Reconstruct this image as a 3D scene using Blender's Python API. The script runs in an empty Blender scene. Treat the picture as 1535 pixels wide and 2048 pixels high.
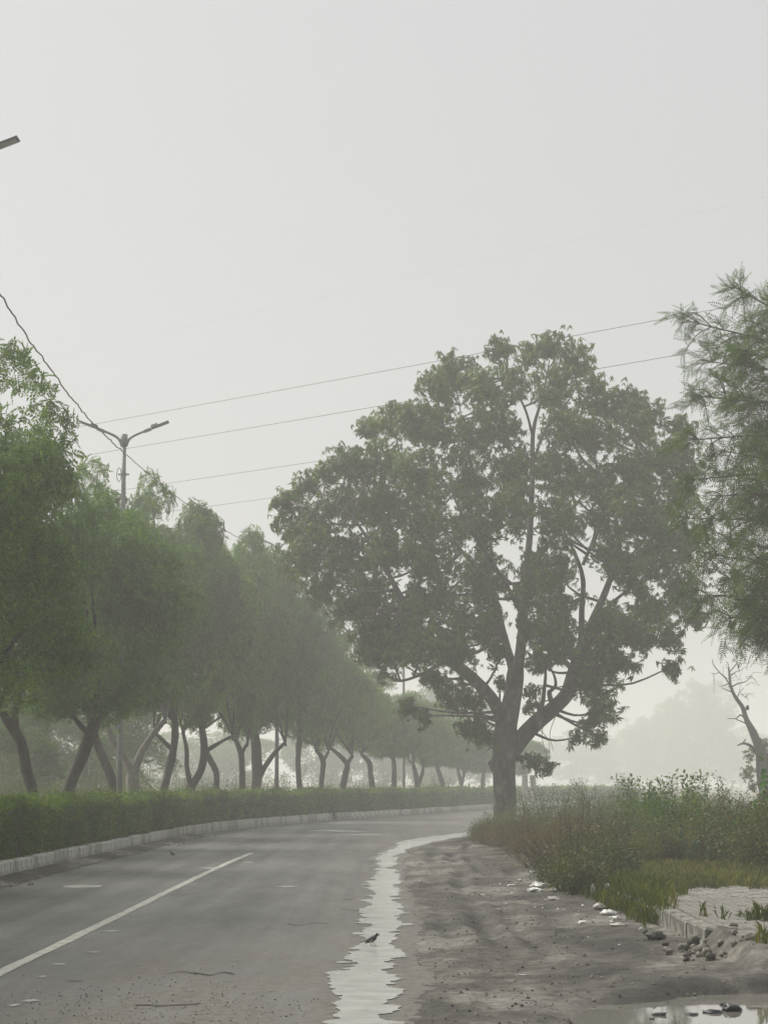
import bpy, math, random
import numpy as np
from mathutils import noise as mnoise, Vector

# ------------------------------------------------------------------ camera, sky, sun, exposure
sc = bpy.context.scene
COL = sc.collection
FPX, CX, CY, HOR, EYE = 4554.0, 767.5, 1024.0, 1567.0, 1.5
PITCH = math.atan((HOR - CY) / FPX)
cam_d = bpy.data.cameras.new('camera'); cam = bpy.data.objects.new('camera', cam_d); COL.objects.link(cam)
cam_d.sensor_fit = 'VERTICAL'; cam_d.sensor_height = 36.0; cam_d.lens = FPX / 2048 * 36
cam_d.clip_start = 0.1; cam_d.clip_end = 3000
cam.location = (0, 0, EYE); cam.rotation_euler = (math.pi / 2 + PITCH, 0, 0)
sc.camera = cam

SUN_EL, SUN_AZ = math.radians(45), math.radians(-56)      # azimuth from +Y, negative = to the left
wd = bpy.data.worlds.new('World'); sc.world = wd; wd.use_nodes = True
wn, wl = wd.node_tree.nodes, wd.node_tree.links
bg = wn['Background']
sky = wn.new('ShaderNodeTexSky'); sky.sky_type = 'NISHITA'; sky.sun_disc = False
sky.sun_elevation = SUN_EL; sky.sun_rotation = SUN_AZ
sky.air_density = 1.0; sky.dust_density = 5.0; sky.ozone_density = 1.0
hs = wn.new('ShaderNodeHueSaturation'); hs.inputs['Saturation'].default_value = 0.35
mxw = wn.new('ShaderNodeMix'); mxw.data_type = 'RGBA'; mxw.inputs[0].default_value = 0.74
mxw.inputs[7].default_value = (6.75, 6.85, 6.85, 1)          # even overcast veil
wl.new(sky.outputs[0], hs.inputs['Color']); wl.new(hs.outputs[0], mxw.inputs[6]); wl.new(mxw.outputs[2], bg.inputs[0])
bg.inputs[1].default_value = 0.10

sd = bpy.data.lights.new('sun', 'SUN'); sun = bpy.data.objects.new('sun', sd); COL.objects.link(sun)
sd.energy = 4.6; sd.angle = math.radians(42); sd.color = (1.0, 0.95, 0.87)
sdir = Vector((math.sin(SUN_AZ) * math.cos(SUN_EL), math.cos(SUN_AZ) * math.cos(SUN_EL), math.sin(SUN_EL)))
sun.rotation_euler = sdir.to_track_quat('Z', 'Y').to_euler()
sun.location = (-30, 20, 40)

sc.view_settings.view_transform = 'Standard'; sc.view_settings.look = 'None'
sc.view_settings.exposure = 0.0; sc.view_settings.gamma = 1.0; sc.view_settings.use_curve_mapping = False
cy = sc.cycles
cy.use_denoising = True; cy.max_bounces = 8; cy.diffuse_bounces = 3; cy.glossy_bounces = 3
cy.transmission_bounces = 4; cy.volume_bounces = 4; cy.transparent_max_bounces = 8
HAZE = 0.0029

# ------------------------------------------------------------------ helpers
rng = np.random.default_rng(7)
random.seed(7)
cp, sp_ = math.cos(PITCH), math.sin(PITCH)
def ray(u, v):
    a, b = (u - CX) / FPX, (CY - v) / FPX
    return np.array([a, cp - b * sp_, sp_ + b * cp])
def at(u, v, D):                       # the point of pixel (u,v) at depth D metres down the road
    r = ray(u, v); return np.array([0, 0, EYE]) + r * (D / r[1])
def gnd(u, v, z=0.0):                  # the point of pixel (u,v) on level z
    r = ray(u, v); return np.array([0, 0, EYE]) + r * ((z - EYE) / r[2])
def nz(x, y, z=0.0): return mnoise.noise(Vector((x, y, z)))
def sm(a, b, x):
    t = np.clip((x - a) / (b - a), 0, 1); return t * t * (3 - 2 * t)

def mesh_np(name, V, faces, smooth=True):
    me = bpy.data.meshes.new(name)
    V = np.ascontiguousarray(V, np.float32)
    if not isinstance(faces, (list, tuple)): faces = [faces]
    faces = [f for f in faces if len(f)]
    tot = np.concatenate([np.full(len(f), f.shape[1], np.int32) for f in faces])
    idx = np.concatenate([np.asarray(f, np.int32).ravel() for f in faces])
    me.vertices.add(len(V)); me.vertices.foreach_set('co', V.ravel())
    me.loops.add(len(idx)); me.loops.foreach_set('vertex_index', idx)
    st = np.zeros(len(tot), np.int32); st[1:] = np.cumsum(tot)[:-1]
    me.polygons.add(len(tot)); me.polygons.foreach_set('loop_start', st)
    me.update(calc_edges=True)
    if not smooth: me.shade_flat()
    return me
def link(name, me, mat, parent=None, loc=None, rot=None, scale=None):
    o = bpy.data.objects.new(name, me); COL.objects.link(o)
    if mat is not None and me is not None and not me.materials: me.materials.append(mat)
    if parent is not None: o.parent = parent
    if loc is not None: o.location = loc
    if rot is not None: o.rotation_euler = rot
    if scale is not None: o.scale = scale
    return o
def tag(o, label=None, cat=None, group=None, kind=None):
    if label: o['label'] = label
    if cat: o['category'] = cat
    if group: o['group'] = group
    if kind: o['kind'] = kind
    return o
def empty(name, loc=(0, 0, 0), rz=0, label=None, cat=None, group=None):
    o = bpy.data.objects.new(name, None); COL.objects.link(o); o.empty_display_size = 0.2
    o.location = loc; o.rotation_euler = (0, 0, rz)
    return tag(o, label, cat, group)

class MB:                              # collects vertices and quads
    def __init__(s): s.V = []; s.Q = []; s.T = []; s.n = 0
    def add(s, V, Q=None, T=None):
        V = np.asarray(V, float)
        if Q is not None and len(Q): s.Q.append(np.asarray(Q) + s.n)
        if T is not None and len(T): s.T.append(np.asarray(T) + s.n)
        s.V.append(V); s.n += len(V); return s
    def mesh(s, name, smooth=True):
        f = []
        if s.Q: f.append(np.concatenate(s.Q))
        if s.T: f.append(np.concatenate(s.T))
        return mesh_np(name, np.concatenate(s.V), f, smooth)
BOXQ = np.array([[0, 3, 2, 1], [4, 5, 6, 7], [0, 1, 5, 4], [1, 2, 6, 5], [2, 3, 7, 6], [3, 0, 4, 7]])
def box(c, s, ax=None):
    c = np.asarray(c, float); h = np.asarray(s, float) / 2
    V = np.array([[-1, -1, -1], [1, -1, -1], [1, 1, -1], [-1, 1, -1], [-1, -1, 1], [1, -1, 1], [1, 1, 1], [-1, 1, 1]]) * h
    if ax is not None: V = V @ np.asarray(ax)
    return V + c, BOXQ
def bevbox(c, s, b, ax=None):          # box with chamfered top edges
    h = np.asarray(s, float) / 2
    V = np.array([[-h[0], -h[1], -h[2]], [h[0], -h[1], -h[2]], [h[0], h[1], -h[2]], [-h[0], h[1], -h[2]],
                  [-h[0], -h[1], h[2] - b], [h[0], -h[1], h[2] - b], [h[0], h[1], h[2] - b], [-h[0], h[1], h[2] - b],
                  [-h[0] + b, -h[1] + b, h[2]], [h[0] - b, -h[1] + b, h[2]], [h[0] - b, h[1] - b, h[2]], [-h[0] + b, h[1] - b, h[2]]])
    Q = np.array([[0, 3, 2, 1], [0, 1, 5, 4], [1, 2, 6, 5], [2, 3, 7, 6], [3, 0, 4, 7],
                  [4, 5, 9, 8], [5, 6, 10, 9], [6, 7, 11, 10], [7, 4, 8, 11], [8, 9, 10, 11]])
    if ax is not None: V = V @ np.asarray(ax)
    return V + np.asarray(c, float), Q
def spline(P, n):                      # Catmull-Rom resample of points (any columns)
    P = np.asarray(P, float)
    if len(P) == 2: 
        t = np.linspace(0, 1, n)[:, None]; return P[0] * (1 - t) + P[1] * t
    Q = np.vstack([2 * P[0] - P[1], P, 2 * P[-1] - P[-2]])
    ts = np.linspace(0, len(P) - 1 - 1e-6, n); out = []
    for t in ts:
        i = int(t); f = t - i; a, b, c, d = Q[i:i + 4]
        out.append(.5 * (2 * b + (c - a) * f + (2 * a - 5 * b + 4 * c - d) * f * f + (3 * b - a - 3 * c + d) * f ** 3))
    return np.array(out)
def tube(P, R, seg=8, wob=0.0, seed=0.0, cap=True):
    P = np.asarray(P, float); R = np.asarray(R, float); n = len(P)
    T = np.gradient(P, axis=0); T /= np.linalg.norm(T, axis=1)[:, None] + 1e-9
    ref = np.array([0.3, 1.0, 0.1]) if abs(T[0][1]) < .9 else np.array([1.0, 0, 0.1])
    V = []; a = np.linspace(0, 2 * math.pi, seg, endpoint=False)
    s = np.cross(T[0], ref); s /= np.linalg.norm(s)
    for i in range(n):
        s = s - T[i] * np.dot(s, T[i]); s /= np.linalg.norm(s) + 1e-9
        b = np.cross(T[i], s)
        rr = np.full(seg, R[i])
        if wob:
            rr = rr * np.array([1 + wob * nz(math.cos(x) * 1.3 + seed, math.sin(x) * 1.3, P[i][2] * 1.1 / max(.15, R[0] * 3) + seed) for x in a])
        V.append(P[i] + np.outer(np.cos(a) * rr, s) + np.outer(np.sin(a) * rr, b))
    V = np.concatenate(V); Q = []
    j = np.arange(seg); k = (j + 1) % seg
    for i in range(n - 1):
        Q.append(np.stack([i * seg + j, i * seg + k, (i + 1) * seg + k, (i + 1) * seg + j], 1))
    Q = np.concatenate(Q); Tt = []
    if cap:
        V = np.vstack([V, P[0], P[-1]]); m = n * seg
        Tt = np.concatenate([np.stack([np.full(seg, m), k, j], 1), np.stack([np.full(seg, m + 1), (n - 1) * seg + j, (n - 1) * seg + k], 1)])
    return V, Q, Tt
def unit(a): return a / (np.linalg.norm(a, axis=-1, keepdims=True) + 1e-9)
def scatter(tmpl, quads, pos, fwd, scale, roll=None, hint=None):
    """copies a small leaf template to many places; template x=side, y=forward, z=up"""
    N = len(pos); fwd = unit(fwd)
    h = np.tile(np.array([0, 0, 1.0]), (N, 1)) if hint is None else hint
    h = h + rng.normal(0, .05, (N, 3))
    side = unit(np.cross(fwd, h)); up = np.cross(side, fwd)
    if roll is not None:
        c, s = np.cos(roll)[:, None], np.sin(roll)[:, None]
        side, up = side * c + up * s, up * c - side * s
    sc_ = np.broadcast_to(np.asarray(scale, float), (N,))
    t = tmpl[None] * sc_[:, None, None]
    V = t[..., 0:1] * side[:, None] + t[..., 1:2] * fwd[:, None] + t[..., 2:3] * up[:, None] + pos[:, None]
    k = len(tmpl)
    Q = (quads[None] + (np.arange(N) * k)[:, None, None]).reshape(-1, quads.shape[1])
    return V.reshape(-1, 3), Q
def sph(n):
    d = rng.normal(size=(n, 3)); return unit(d)

# ------------------------------------------------------------------ materials
def mat(name):
    m = bpy.data.materials.new(name); m.use_nodes = True
    return m, m.node_tree.nodes, m.node_tree.links, m.node_tree.nodes['Principled BSDF']
def nd(n, t, **k):
    x = n.new(t)
    for a, b in k.items(): setattr(x, a, b)
    return x
def noise_tex(n, l, scale, detail=4, rough=.55, coord='Object', stretch=None):
    tc = n.new('ShaderNodeTexCoord'); tx = n.new('ShaderNodeTexNoise')
    tx.inputs['Scale'].default_value = scale; tx.inputs['Detail'].default_value = detail; tx.inputs['Roughness'].default_value = rough
    if stretch:
        mp = n.new('ShaderNodeMapping'); mp.inputs['Scale'].default_value = stretch
        l.new(tc.outputs[coord], mp.inputs[0]); l.new(mp.outputs[0], tx.inputs['Vector'])
    else: l.new(tc.outputs[coord], tx.inputs['Vector'])
    return tx.outputs['Fac']
def ramp(n, l, fac, stops):
    r = n.new('ShaderNodeValToRGB'); e = r.color_ramp.elements
    while len(e) < len(stops): e.new(.5)
    for i, (p, c) in enumerate(stops):
        e[i].position = p; e[i].color = (*c, 1) if len(c) == 3 else c
    l.new(fac, r.inputs[0]); return r.outputs[0]
def mixc(n, l, fac, a, b, mode='MIX'):
    m = n.new('ShaderNodeMix'); m.data_type = 'RGBA'; m.blend_type = mode
    for s, v in ((0, fac), (6, a), (7, b)):
        if isinstance(v, bpy.types.NodeSocket): l.new(v, m.inputs[s])
        elif s == 0: m.inputs[0].default_value = v
        else: m.inputs[s].default_value = (*v, 1)
    return m.outputs[2]
def bump(n, l, bs, h, strength=.4, dist=.02):
    b = n.new('ShaderNodeBump'); b.inputs['Strength'].default_value = strength; b.inputs['Distance'].default_value = dist
    l.new(h, b.inputs['Height']); l.new(b.outputs[0], bs.inputs['Normal'])
def simple(name, c, rough=.6, var=.25, scale=8, metal=0, bmp=0, spec=.5):
    m, n, l, b = mat(name)
    f = noise_tex(n, l, scale)
    lo = tuple(x * (1 - var) for x in c); hi = tuple(min(1, x * (1 + var)) for x in c)
    l.new(ramp(n, l, f, [(.3, lo), (.7, hi)]), b.inputs['Base Color'])
    b.inputs['Roughness'].default_value = rough; b.inputs['Metallic'].default_value = metal
    b.inputs['Specular IOR Level'].default_value = spec
    if bmp: bump(n, l, b, noise_tex(n, l, scale * 4), bmp, .01)
    return m
def leaf_mat(name, c1, c2, c3, trans=.35, big=.5, spec=.25, rough=.5):
    """leaf: three tints by leaf and by clump, some light passes through"""
    m, n, l, b = mat(name)
    g = n.new('ShaderNodeNewGeometry')
    f = noise_tex(n, l, big, 2)
    base = ramp(n, l, g.outputs['Random Per Island'], [(0, c1), (.55, c2), (1, c3)])
    tint = ramp(n, l, f, [(.34, (.60, .68, .62)), (.64, (1.35, 1.25, 1.0))])
    col = mixc(n, l, 1.0, base, tint, 'MULTIPLY')
    oi = n.new('ShaderNodeObjectInfo')      # every plant a little different
    col = mixc(n, l, 1.0, col, ramp(n, l, oi.outputs['Random'], [(0, (.72, .80, .85)), (.5, (1.0, 1.0, 1.0)), (1, (1.35, 1.2, .95))]), 'MULTIPLY')
    l.new(col, b.inputs['Base Color']); b.inputs['Roughness'].default_value = rough
    b.inputs['Specular IOR Level'].default_value = spec
    tr = n.new('ShaderNodeBsdfTranslucent'); l.new(mixc(n, l, 1.0, col, (1.25, 1.3, .7), 'MULTIPLY'), tr.inputs[0])
    mx = n.new('ShaderNodeMixShader'); mx.inputs[0].default_value = trans
    l.new(b.outputs[0], mx.inputs[1]); l.new(tr.outputs[0], mx.inputs[2]); l.new(mx.outputs[0], n['Material Output'].inputs[0])
    return m
M = {}
M['neem'] = leaf_mat('neem_leaf', (.055, .145, .008), (.085, .190, .012), (.18, .27, .024), .33, 1.3)
M['bigleaf'] = leaf_mat('broad_leaf', (.040, .088, .020), (.062, .118, .026), (.11, .165, .034), .3, .9)
M['acacia'] = leaf_mat('feathery_leaf', (.028, .085, .008), (.045, .11, .010), (.09, .15, .016), .3, .6)
M['hedge'] = leaf_mat('hedge_leaf', (.060, .135, .008), (.11, .19, .012), (.22, .27, .018), .4, .8)
M['hedge_core'] = simple('hedge_inner', (.03, .045, .02), .8, .4, 5)
M['brownbush'] = leaf_mat('dry_bush_leaf', (.12, .080, .055), (.13, .098, .06), (.12, .12, .055), .25, 1.2)
M['greenbush'] = leaf_mat('shrub_leaf', (.045, .11, .025), (.075, .15, .035), (.14, .21, .06), .35, 1.2)
M['darkbush'] = leaf_mat('dark_shrub_leaf', (.055, .075, .025), (.08, .10, .032), (.14, .14, .055), .3, 1.0)
M['weed'] = leaf_mat('pale_weed_leaf', (.09, .13, .06), (.12, .16, .08), (.16, .19, .10), .35, 1.2)
M['grass'] = leaf_mat('grass_blade', (.08, .10, .032), (.135, .14, .055), (.23, .205, .095), .32, .8)
M['lushgrass'] = leaf_mat('green_grass_blade', (.05, .08, .018), (.08, .11, .027), (.15, .155, .048), .3, .8)
M['brightplant'] = leaf_mat('bright_shrub_leaf', (.04, .12, .035), (.055, .15, .045), (.09, .19, .06), .35, 1.0)

def bark(name, c1, c2, c3, sc_=5, st=.9):
    m, n, l, b = mat(name)
    f = noise_tex(n, l, sc_, 6, .65, stretch=(1, 1, .45)); f2 = noise_tex(n, l, sc_ * 5, 4, .6, stretch=(1, 1, .3))
    col = ramp(n, l, f, [(.32, c1), (.52, c2), (.68, c3)])
    l.new(mixc(n, l, .5, col, ramp(n, l, f2, [(.3, (.55, .55, .55)), (.7, (1.3, 1.3, 1.3))]), 'MULTIPLY'), b.inputs['Base Color'])
    b.inputs['Roughness'].default_value = .85; b.inputs['Specular IOR Level'].default_value = .2
    bump(n, l, b, f2, st, .03); return m
M['bark_big'] = bark('mottled_bark', (.055, .05, .043), (.12, .11, .095), (.24, .23, .20), 3.2)
M['bark_row'] = bark('dark_bark', (.035, .032, .027), (.06, .054, .045), (.10, .09, .075), 5)
M['bark_pale'] = bark('pale_bark', (.16, .15, .13), (.24, .225, .20), (.32, .30, .27), 5)
M['bark_dead'] = bark('grey_bark', (.05, .047, .042), (.08, .077, .068), (.12, .115, .10), 5)
M['twig'] = simple('twig_wood', (.06, .05, .038), .8)
M['stalk'] = simple('green_stalk', (.10, .12, .05), .7)

# asphalt: grey, blotched, dusty brown film near the camera's lane
def make_asphalt():
    m, n, l, b = mat('asphalt')
    f1 = noise_tex(n, l, .75, 7, .68, stretch=(1, .08, 1)); f2 = noise_tex(n, l, 26, 4, .7); f3 = noise_tex(n, l, 2.2, 6, .7, stretch=(1, .2, 1))
    col = ramp(n, l, f1, [(.34, (.085, .086, .081)), (.64, (.15, .15, .141))])
    col = mixc(n, l, .5, col, ramp(n, l, f2, [(.33, (.45, .45, .45)), (.66, (1.5, 1.5, 1.5))]), 'MULTIPLY')
    fw = noise_tex(n, l, 1.0, 3, .6, stretch=(1.6, .02, 1)); col = mixc(n, l, .7, col, ramp(n, l, fw, [(.38, (.72, .72, .72)), (.62, (1.28, 1.27, 1.24))]), 'MULTIPLY')
    fp = noise_tex(n, l, 1.3, 4, .55, stretch=(1, .10, 1)); col = mixc(n, l, .6, col, ramp(n, l, fp, [(.36, (.62, .62, .63)), (.42, (1.05, 1.05, 1.05))]), 'MULTIPLY')
    tc = n.new('ShaderNodeTexCoord'); sx = n.new('ShaderNodeSeparateXYZ'); l.new(tc.outputs['Object'], sx.inputs[0])
    def mr(sock, a, b_):
        q = n.new('ShaderNodeMapRange'); q.interpolation_type = 'SMOOTHSTEP'; l.new(sock, q.inputs[0])
        q.inputs[1].default_value = a; q.inputs[2].default_value = b_; return q.outputs[0]
    def mu(a, b_, op='MULTIPLY'):
        q = n.new('ShaderNodeMath'); q.operation = op
        for i, v in enumerate((a, b_)):
            if isinstance(v, bpy.types.NodeSocket): l.new(v, q.inputs[i])
            else: q.inputs[i].default_value = v
        return q.outputs[0]
    near = mu(mr(sx.outputs[1], 27, 16), mr(sx.outputs[0], -3.2, -1.6))      # dirt washed over the near lane
    edge = mr(sx.outputs[0], -1.3, 0.1)                                       # and along the shoulder
    msk = mu(mu(near, edge, 'MAXIMUM'), mr(f3, .30, .62))
    dust = ramp(n, l, noise_tex(n, l, 9, 6, .75), [(.36, (.08, .07, .056)), (.62, (.23, .205, .165))])
    l.new(mixc(n, l, mu(msk, .85), col, dust), b.inputs['Base Color'])
    l.new(ramp(n, l, f3, [(.3, (.5, .5, .5)), (.7, (.78, .78, .78))]), b.inputs['Roughness'])
    b.inputs['Specular IOR Level'].default_value = .35
    bump(n, l, b, f2, .35, .006); return m
M['asphalt'] = make_asphalt()
def make_dirt():
    m, n, l, b = mat('muddy_soil')
    f1 = noise_tex(n, l, .8, 6, .65, stretch=(1, .45, 1)); f2 = noise_tex(n, l, 7, 6, .7); f3 = noise_tex(n, l, 40, 3, .6)
    col = ramp(n, l, f1, [(.36, (.036, .033, .027)), (.5, (.10, .093, .079)), (.62, (.24, .228, .202))])
    col = mixc(n, l, .7, col, ramp(n, l, f2, [(.36, (.38, .37, .35)), (.62, (1.5, 1.48, 1.44))]), 'MULTIPLY')
    col = mixc(n, l, .5, col, ramp(n, l, f3, [(.3, (.5, .5, .5)), (.7, (1.4, 1.4, 1.4))]), 'MULTIPLY')
    wa = n.new('ShaderNodeAttribute'); wa.attribute_name = 'wet'
    l.new(mixc(n, l, wa.outputs['Fac'], col, mixc(n, l, 1.0, col, (.36, .35, .34), 'MULTIPLY')), b.inputs['Base Color'])
    l.new(mixc(n, l, wa.outputs['Fac'], ramp(n, l, f1, [(.3, (.6, .6, .6)), (.6, (.88, .88, .88))]), (.42, .42, .42)), b.inputs['Roughness'])
    b.inputs['Specular IOR Level'].default_value = .25
    bump(n, l, b, f2, .8, .03); return m
M['dirt'] = make_dirt()
def make_ground():
    m, n, l, b = mat('rough_grassland')
    f1 = noise_tex(n, l, .12, 6, .65); f2 = noise_tex(n, l, 3, 5, .7)
    col = ramp(n, l, f1, [(.35, (.115, .115, .055)), (.6, (.17, .155, .09))])
    col = mixc(n, l, .7, col, ramp(n, l, f2, [(.3, (.5, .5, .45)), (.7, (1.3, 1.3, 1.2))]), 'MULTIPLY')
    l.new(col, b.inputs['Base Color']); b.inputs['Roughness'].default_value = .9; b.inputs['Specular IOR Level'].default_value = .15
    bump(n, l, b, f2, .8, .05); return m
M['ground'] = make_ground()
def worn(name, paint, under, thr=.5, sc_=6, rough=.6):
    m, n, l, b = mat(name)
    f = noise_tex(n, l, sc_, 6, .7, stretch=(1.5, .6, 1))
    l.new(ramp(n, l, f, [(thr - .08, under), (thr + .06, paint)]), b.inputs['Base Color'])
    b.inputs['Roughness'].default_value = rough; return m
M['paint'] = worn('worn_white_paint', (.50, .49, .43), (.16, .16, .145), .42)
M['paint_faint'] = worn('faded_white_paint', (.13, .13, .12), (.085, .085, .08), .53)
M['kerb'] = worn('limewashed_concrete', (.52, .51, .47), (.19, .185, .16), .48, 5, .85)
M['kerb2'] = worn('stained_limewash', (.38, .37, .335), (.14, .135, .11), .48, 6, .85)
M['concrete'] = worn('weathered_concrete', (.26, .25, .215), (.10, .098, .078), .5, 6, .85)
M['paver'] = worn('grey_paver', (.25, .24, .215), (.13, .12, .10), .48, 9, .8)
M['paver_bed'] = simple('sandy_joint', (.06, .054, .043), .9, .3, 12)
def water(name, c, rough, spec=.5, bm=.05):
    m, n, l, b = mat(name)
    f = noise_tex(n, l, 3, 4, .6)
    l.new(ramp(n, l, f, [(.3, tuple(x * .8 for x in c)), (.7, tuple(x * 1.15 for x in c))]), b.inputs['Base Color'])
    b.inputs['Roughness'].default_value = rough; b.inputs['IOR'].default_value = 1.33; b.inputs['Specular IOR Level'].default_value = spec
    if bm: bump(n, l, b, noise_tex(n, l, 25, 2), bm, .004)
    return m
M['puddle'] = water('puddle_water', (.20, .19, .165), .03, 1.0, .02)
M['film'] = water('wet_silt', (.58, .58, .55), .18, .7, .1)
M['steel'] = simple('galvanised_steel', (.20, .205, .21), .5, .15, 6, .6)
M['lampbody'] = simple('lamp_housing_grey', (.06, .063, .07), .45, .15, 6, .3)
M['glass'] = simple('lamp_cover', (.35, .36, .36), .25, .05, 4)
M['cable'] = simple('black_cable', (.025, .025, .025), .55)
M['wire'] = simple('aluminium_wire', (.10, .10, .10), .5)
M['litter'] = simple('white_plastic', (.72, .71, .68), .45, .12, 10)
M['litter2'] = simple('dirty_plastic', (.48, .47, .43), .5, .25, 10)
M['stone'] = simple('dark_stone', (.07, .068, .06), .8, .35, 9, bmp=.5)
M['rubble'] = simple('rubble_concrete', (.20, .185, .155), .9, .35, 10, bmp=.5)
M['clod'] = simple('dark_clod', (.035, .030, .025), .7, .4, 12, bmp=.5)
M['wetjunk'] = simple('wet_dark_cloth', (.018, .020, .030), .4, .4, 9)
M['bird'] = simple('black_plumage', (.012, .011, .012), .5, .3, 40)
M['birdwhite'] = simple('white_plumage', (.7, .66, .6), .7, .1, 20)
M['birdvent'] = simple('rust_plumage', (.10, .028, .015), .7, .2, 20)
M['birdgrey'] = simple('grey_plumage', (.045, .047, .055), .6, .3, 30)
M['birdleg'] = simple('bird_leg', (.035, .028, .025), .6)
M['sign'] = simple('weathered_sign', (.16, .18, .19), .6)
M['pillar'] = worn('limewashed_marker', (.42, .41, .36), (.2, .19, .16), .45, 6, .9)
M['cactus'] = simple('cactus_skin', (.07, .13, .05), .55, .25, 10)
M['reed'] = simple('dry_reed', (.20, .18, .12), .8)

# ------------------------------------------------------------------ plan of the road
kpx = [(0, 1762), (100, 1738), (200, 1714), (300, 1690), (420, 1664), (500, 1655), (600, 1646), (665, 1640), (800, 1632), (900, 1624), (980, 1618)]
kp = [(-40, -5.95), (20, -5.95)] + [(gnd(u, v)[1], gnd(u, v)[0]) for u, v in kpx] + [(165, 13.5), (215, 27), (300, 60)]
rpx = [(725, 2040), (735, 1990), (750, 1900), (762, 1830), (766, 1760), (768, 1720), (790, 1698), (840, 1682), (905, 1672), (950, 1667)]
rp = [(-40, -.15)] + [(gnd(u, v)[1], gnd(u, v)[0]) for u, v in rpx] + [(80, 5.2), (93, 7.6), (110, 11.2), (135, 17.5), (165, 26), (215, 42), (300, 80)]
def smoother(pts, w):
    pts = np.array(pts); Y = np.arange(-40, 300, .5); X = np.interp(Y, pts[:, 0], pts[:, 1])
    k = np.ones(w) / w; Xp = np.pad(X, w, mode='edge')
    for _ in range(2): Xp = np.convolve(Xp, k, 'same')
    return Y, Xp[w:-w]
KY, KX = smoother(kp, 13); RY, RX = smoother(rp, 9)
def K(y): return np.interp(y, KY, KX)
def Rr(y): return np.interp(y, RY, RX)
def strip(name, ys, left, right, z, m, parent=None, nx=1):
    ys = np.asarray(ys); n = len(ys); t = np.linspace(0, 1, nx + 1)
    L = np.array([left(y) for y in ys]); R = np.array([right(y) for y in ys])
    X = L[:, None] * (1 - t) + R[:, None] * t
    Y = np.repeat(ys[:, None], nx + 1, 1)
    Z = np.array([[z(x, y) if callable(z) else z for x, y in zip(rx_, ry_)] for rx_, ry_ in zip(X, Y)])
    V = np.stack([X, Y, Z], -1).reshape(-1, 3)
    i, j = np.meshgrid(np.arange(n - 1), np.arange(nx), indexing='ij'); a = (i * (nx + 1) + j).ravel()
    return link(name, mesh_np(name, V, np.stack([a, a + 1, a + nx + 2, a + nx + 1], 1)), m, parent)

# ground: one sheet to beyond where the fog closes; level steps behind both kerbs
PATH_X, PATH_Z = 2.76, .25
def g_h(x, y):
    r = Rr(y); k = K(y)
    verge = sm(2.55, 3.1, x - r) * sm(18.8, 19.6, y)
    z = -.06 + .27 * verge
    if x < k + .2: z = -.06 + .20 * float(sm(-.05, -.25, x - k))
    far = float(sm(40, 160, math.hypot(x, y)))
    return float(z + .04 * nz(x * .4, y * .4) * (verge + (x < k - .3)) + far * .25 * nz(x * .03, y * .03, 3.1) * (1 if (x < k - 3 or x > r + 4) else 0))
gx = np.unique(np.concatenate([np.linspace(-900, -60, 12), np.linspace(-60, -10, 30), np.arange(-10, 14, .3), np.linspace(14, 80, 34), np.linspace(80, 900, 12)]))
gy = np.unique(np.concatenate([np.linspace(-300, 0, 6), np.linspace(0, 12, 8), np.arange(12, 60, .5), np.linspace(60, 240, 120), np.linspace(240, 1200, 14)]))
GX, GY = np.meshgrid(gx, gy)
GZ = np.array([[g_h(x, y) if -65 < x < 85 and -10 < y < 245 else 0.0 for x in gx] for y in gy])
V = np.stack([GX, GY, GZ], -1).reshape(-1, 3); nxg = len(gx)
i, j = np.meshgrid(np.arange(len(gy) - 1), np.arange(nxg - 1), indexing='ij'); a = (i * nxg + j).ravel()
tag(link('ground', mesh_np('ground', V, np.stack([a, a + 1, a + nxg + 1, a + nxg], 1)), M['ground']), kind='structure')

ys = np.concatenate([np.arange(-40, 60, 1.0), np.arange(60, 290, 2.0)])
road = tag(strip('road', ys, lambda y: K(y) - .05, lambda y: Rr(y) + .5, lambda x, y: .012 * nz(x * .5, y * .2) * 0, M['asphalt'], nx=4), kind='structure')
# painted lines
def cl(y): return K(y) + 2.86 + (Rr(y) - K(y) - 5.9) * .45
ys = np.arange(4, 50.5, .5)
link_line = strip('centre_line', ys, lambda y: cl(y) + .02 * nz(y * 2, 1.3), lambda y: cl(y) + .115 + .02 * nz(y * 2, 7.3), .004, M['paint'], road)
strip('edge_line', np.arange(30, 60, .5), lambda y: Rr(y) - .52, lambda y: Rr(y) - .40, .004, M['paint_faint'], road)
# cracks: thin dark slits lying on the asphalt
for pts, w in (([(385, 1944), (420, 1949), (445, 1944), (468, 1947)], .014), ([(340, 1946), (365, 1943), (388, 1946)], .01),
               ([(270, 2009), (330, 2010), (400, 2006)], .012), ([(575, 1847), (600, 1850), (625, 1845), (655, 1847)], .012),
               ([(135, 1962), (165, 1961)], .01), ([(684, 1817), (705, 1820), (727, 1823)], .012)):
    P = spline([gnd(u, v, .006) for u, v in pts], 24)
    P[:, 1] += np.array([.05 * nz(x * 9, 2.2) for x in P[:, 0]])
    V = np.concatenate([P + [0, -w * 2.2, 0], P + [0, w * 2.2, 0]]); n = len(P); a = np.arange(n - 1)
    link('crack', mesh_np('crack', V, np.stack([a, a + 1, a + n + 1, a + n], 1)), M['clod'], road)

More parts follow.
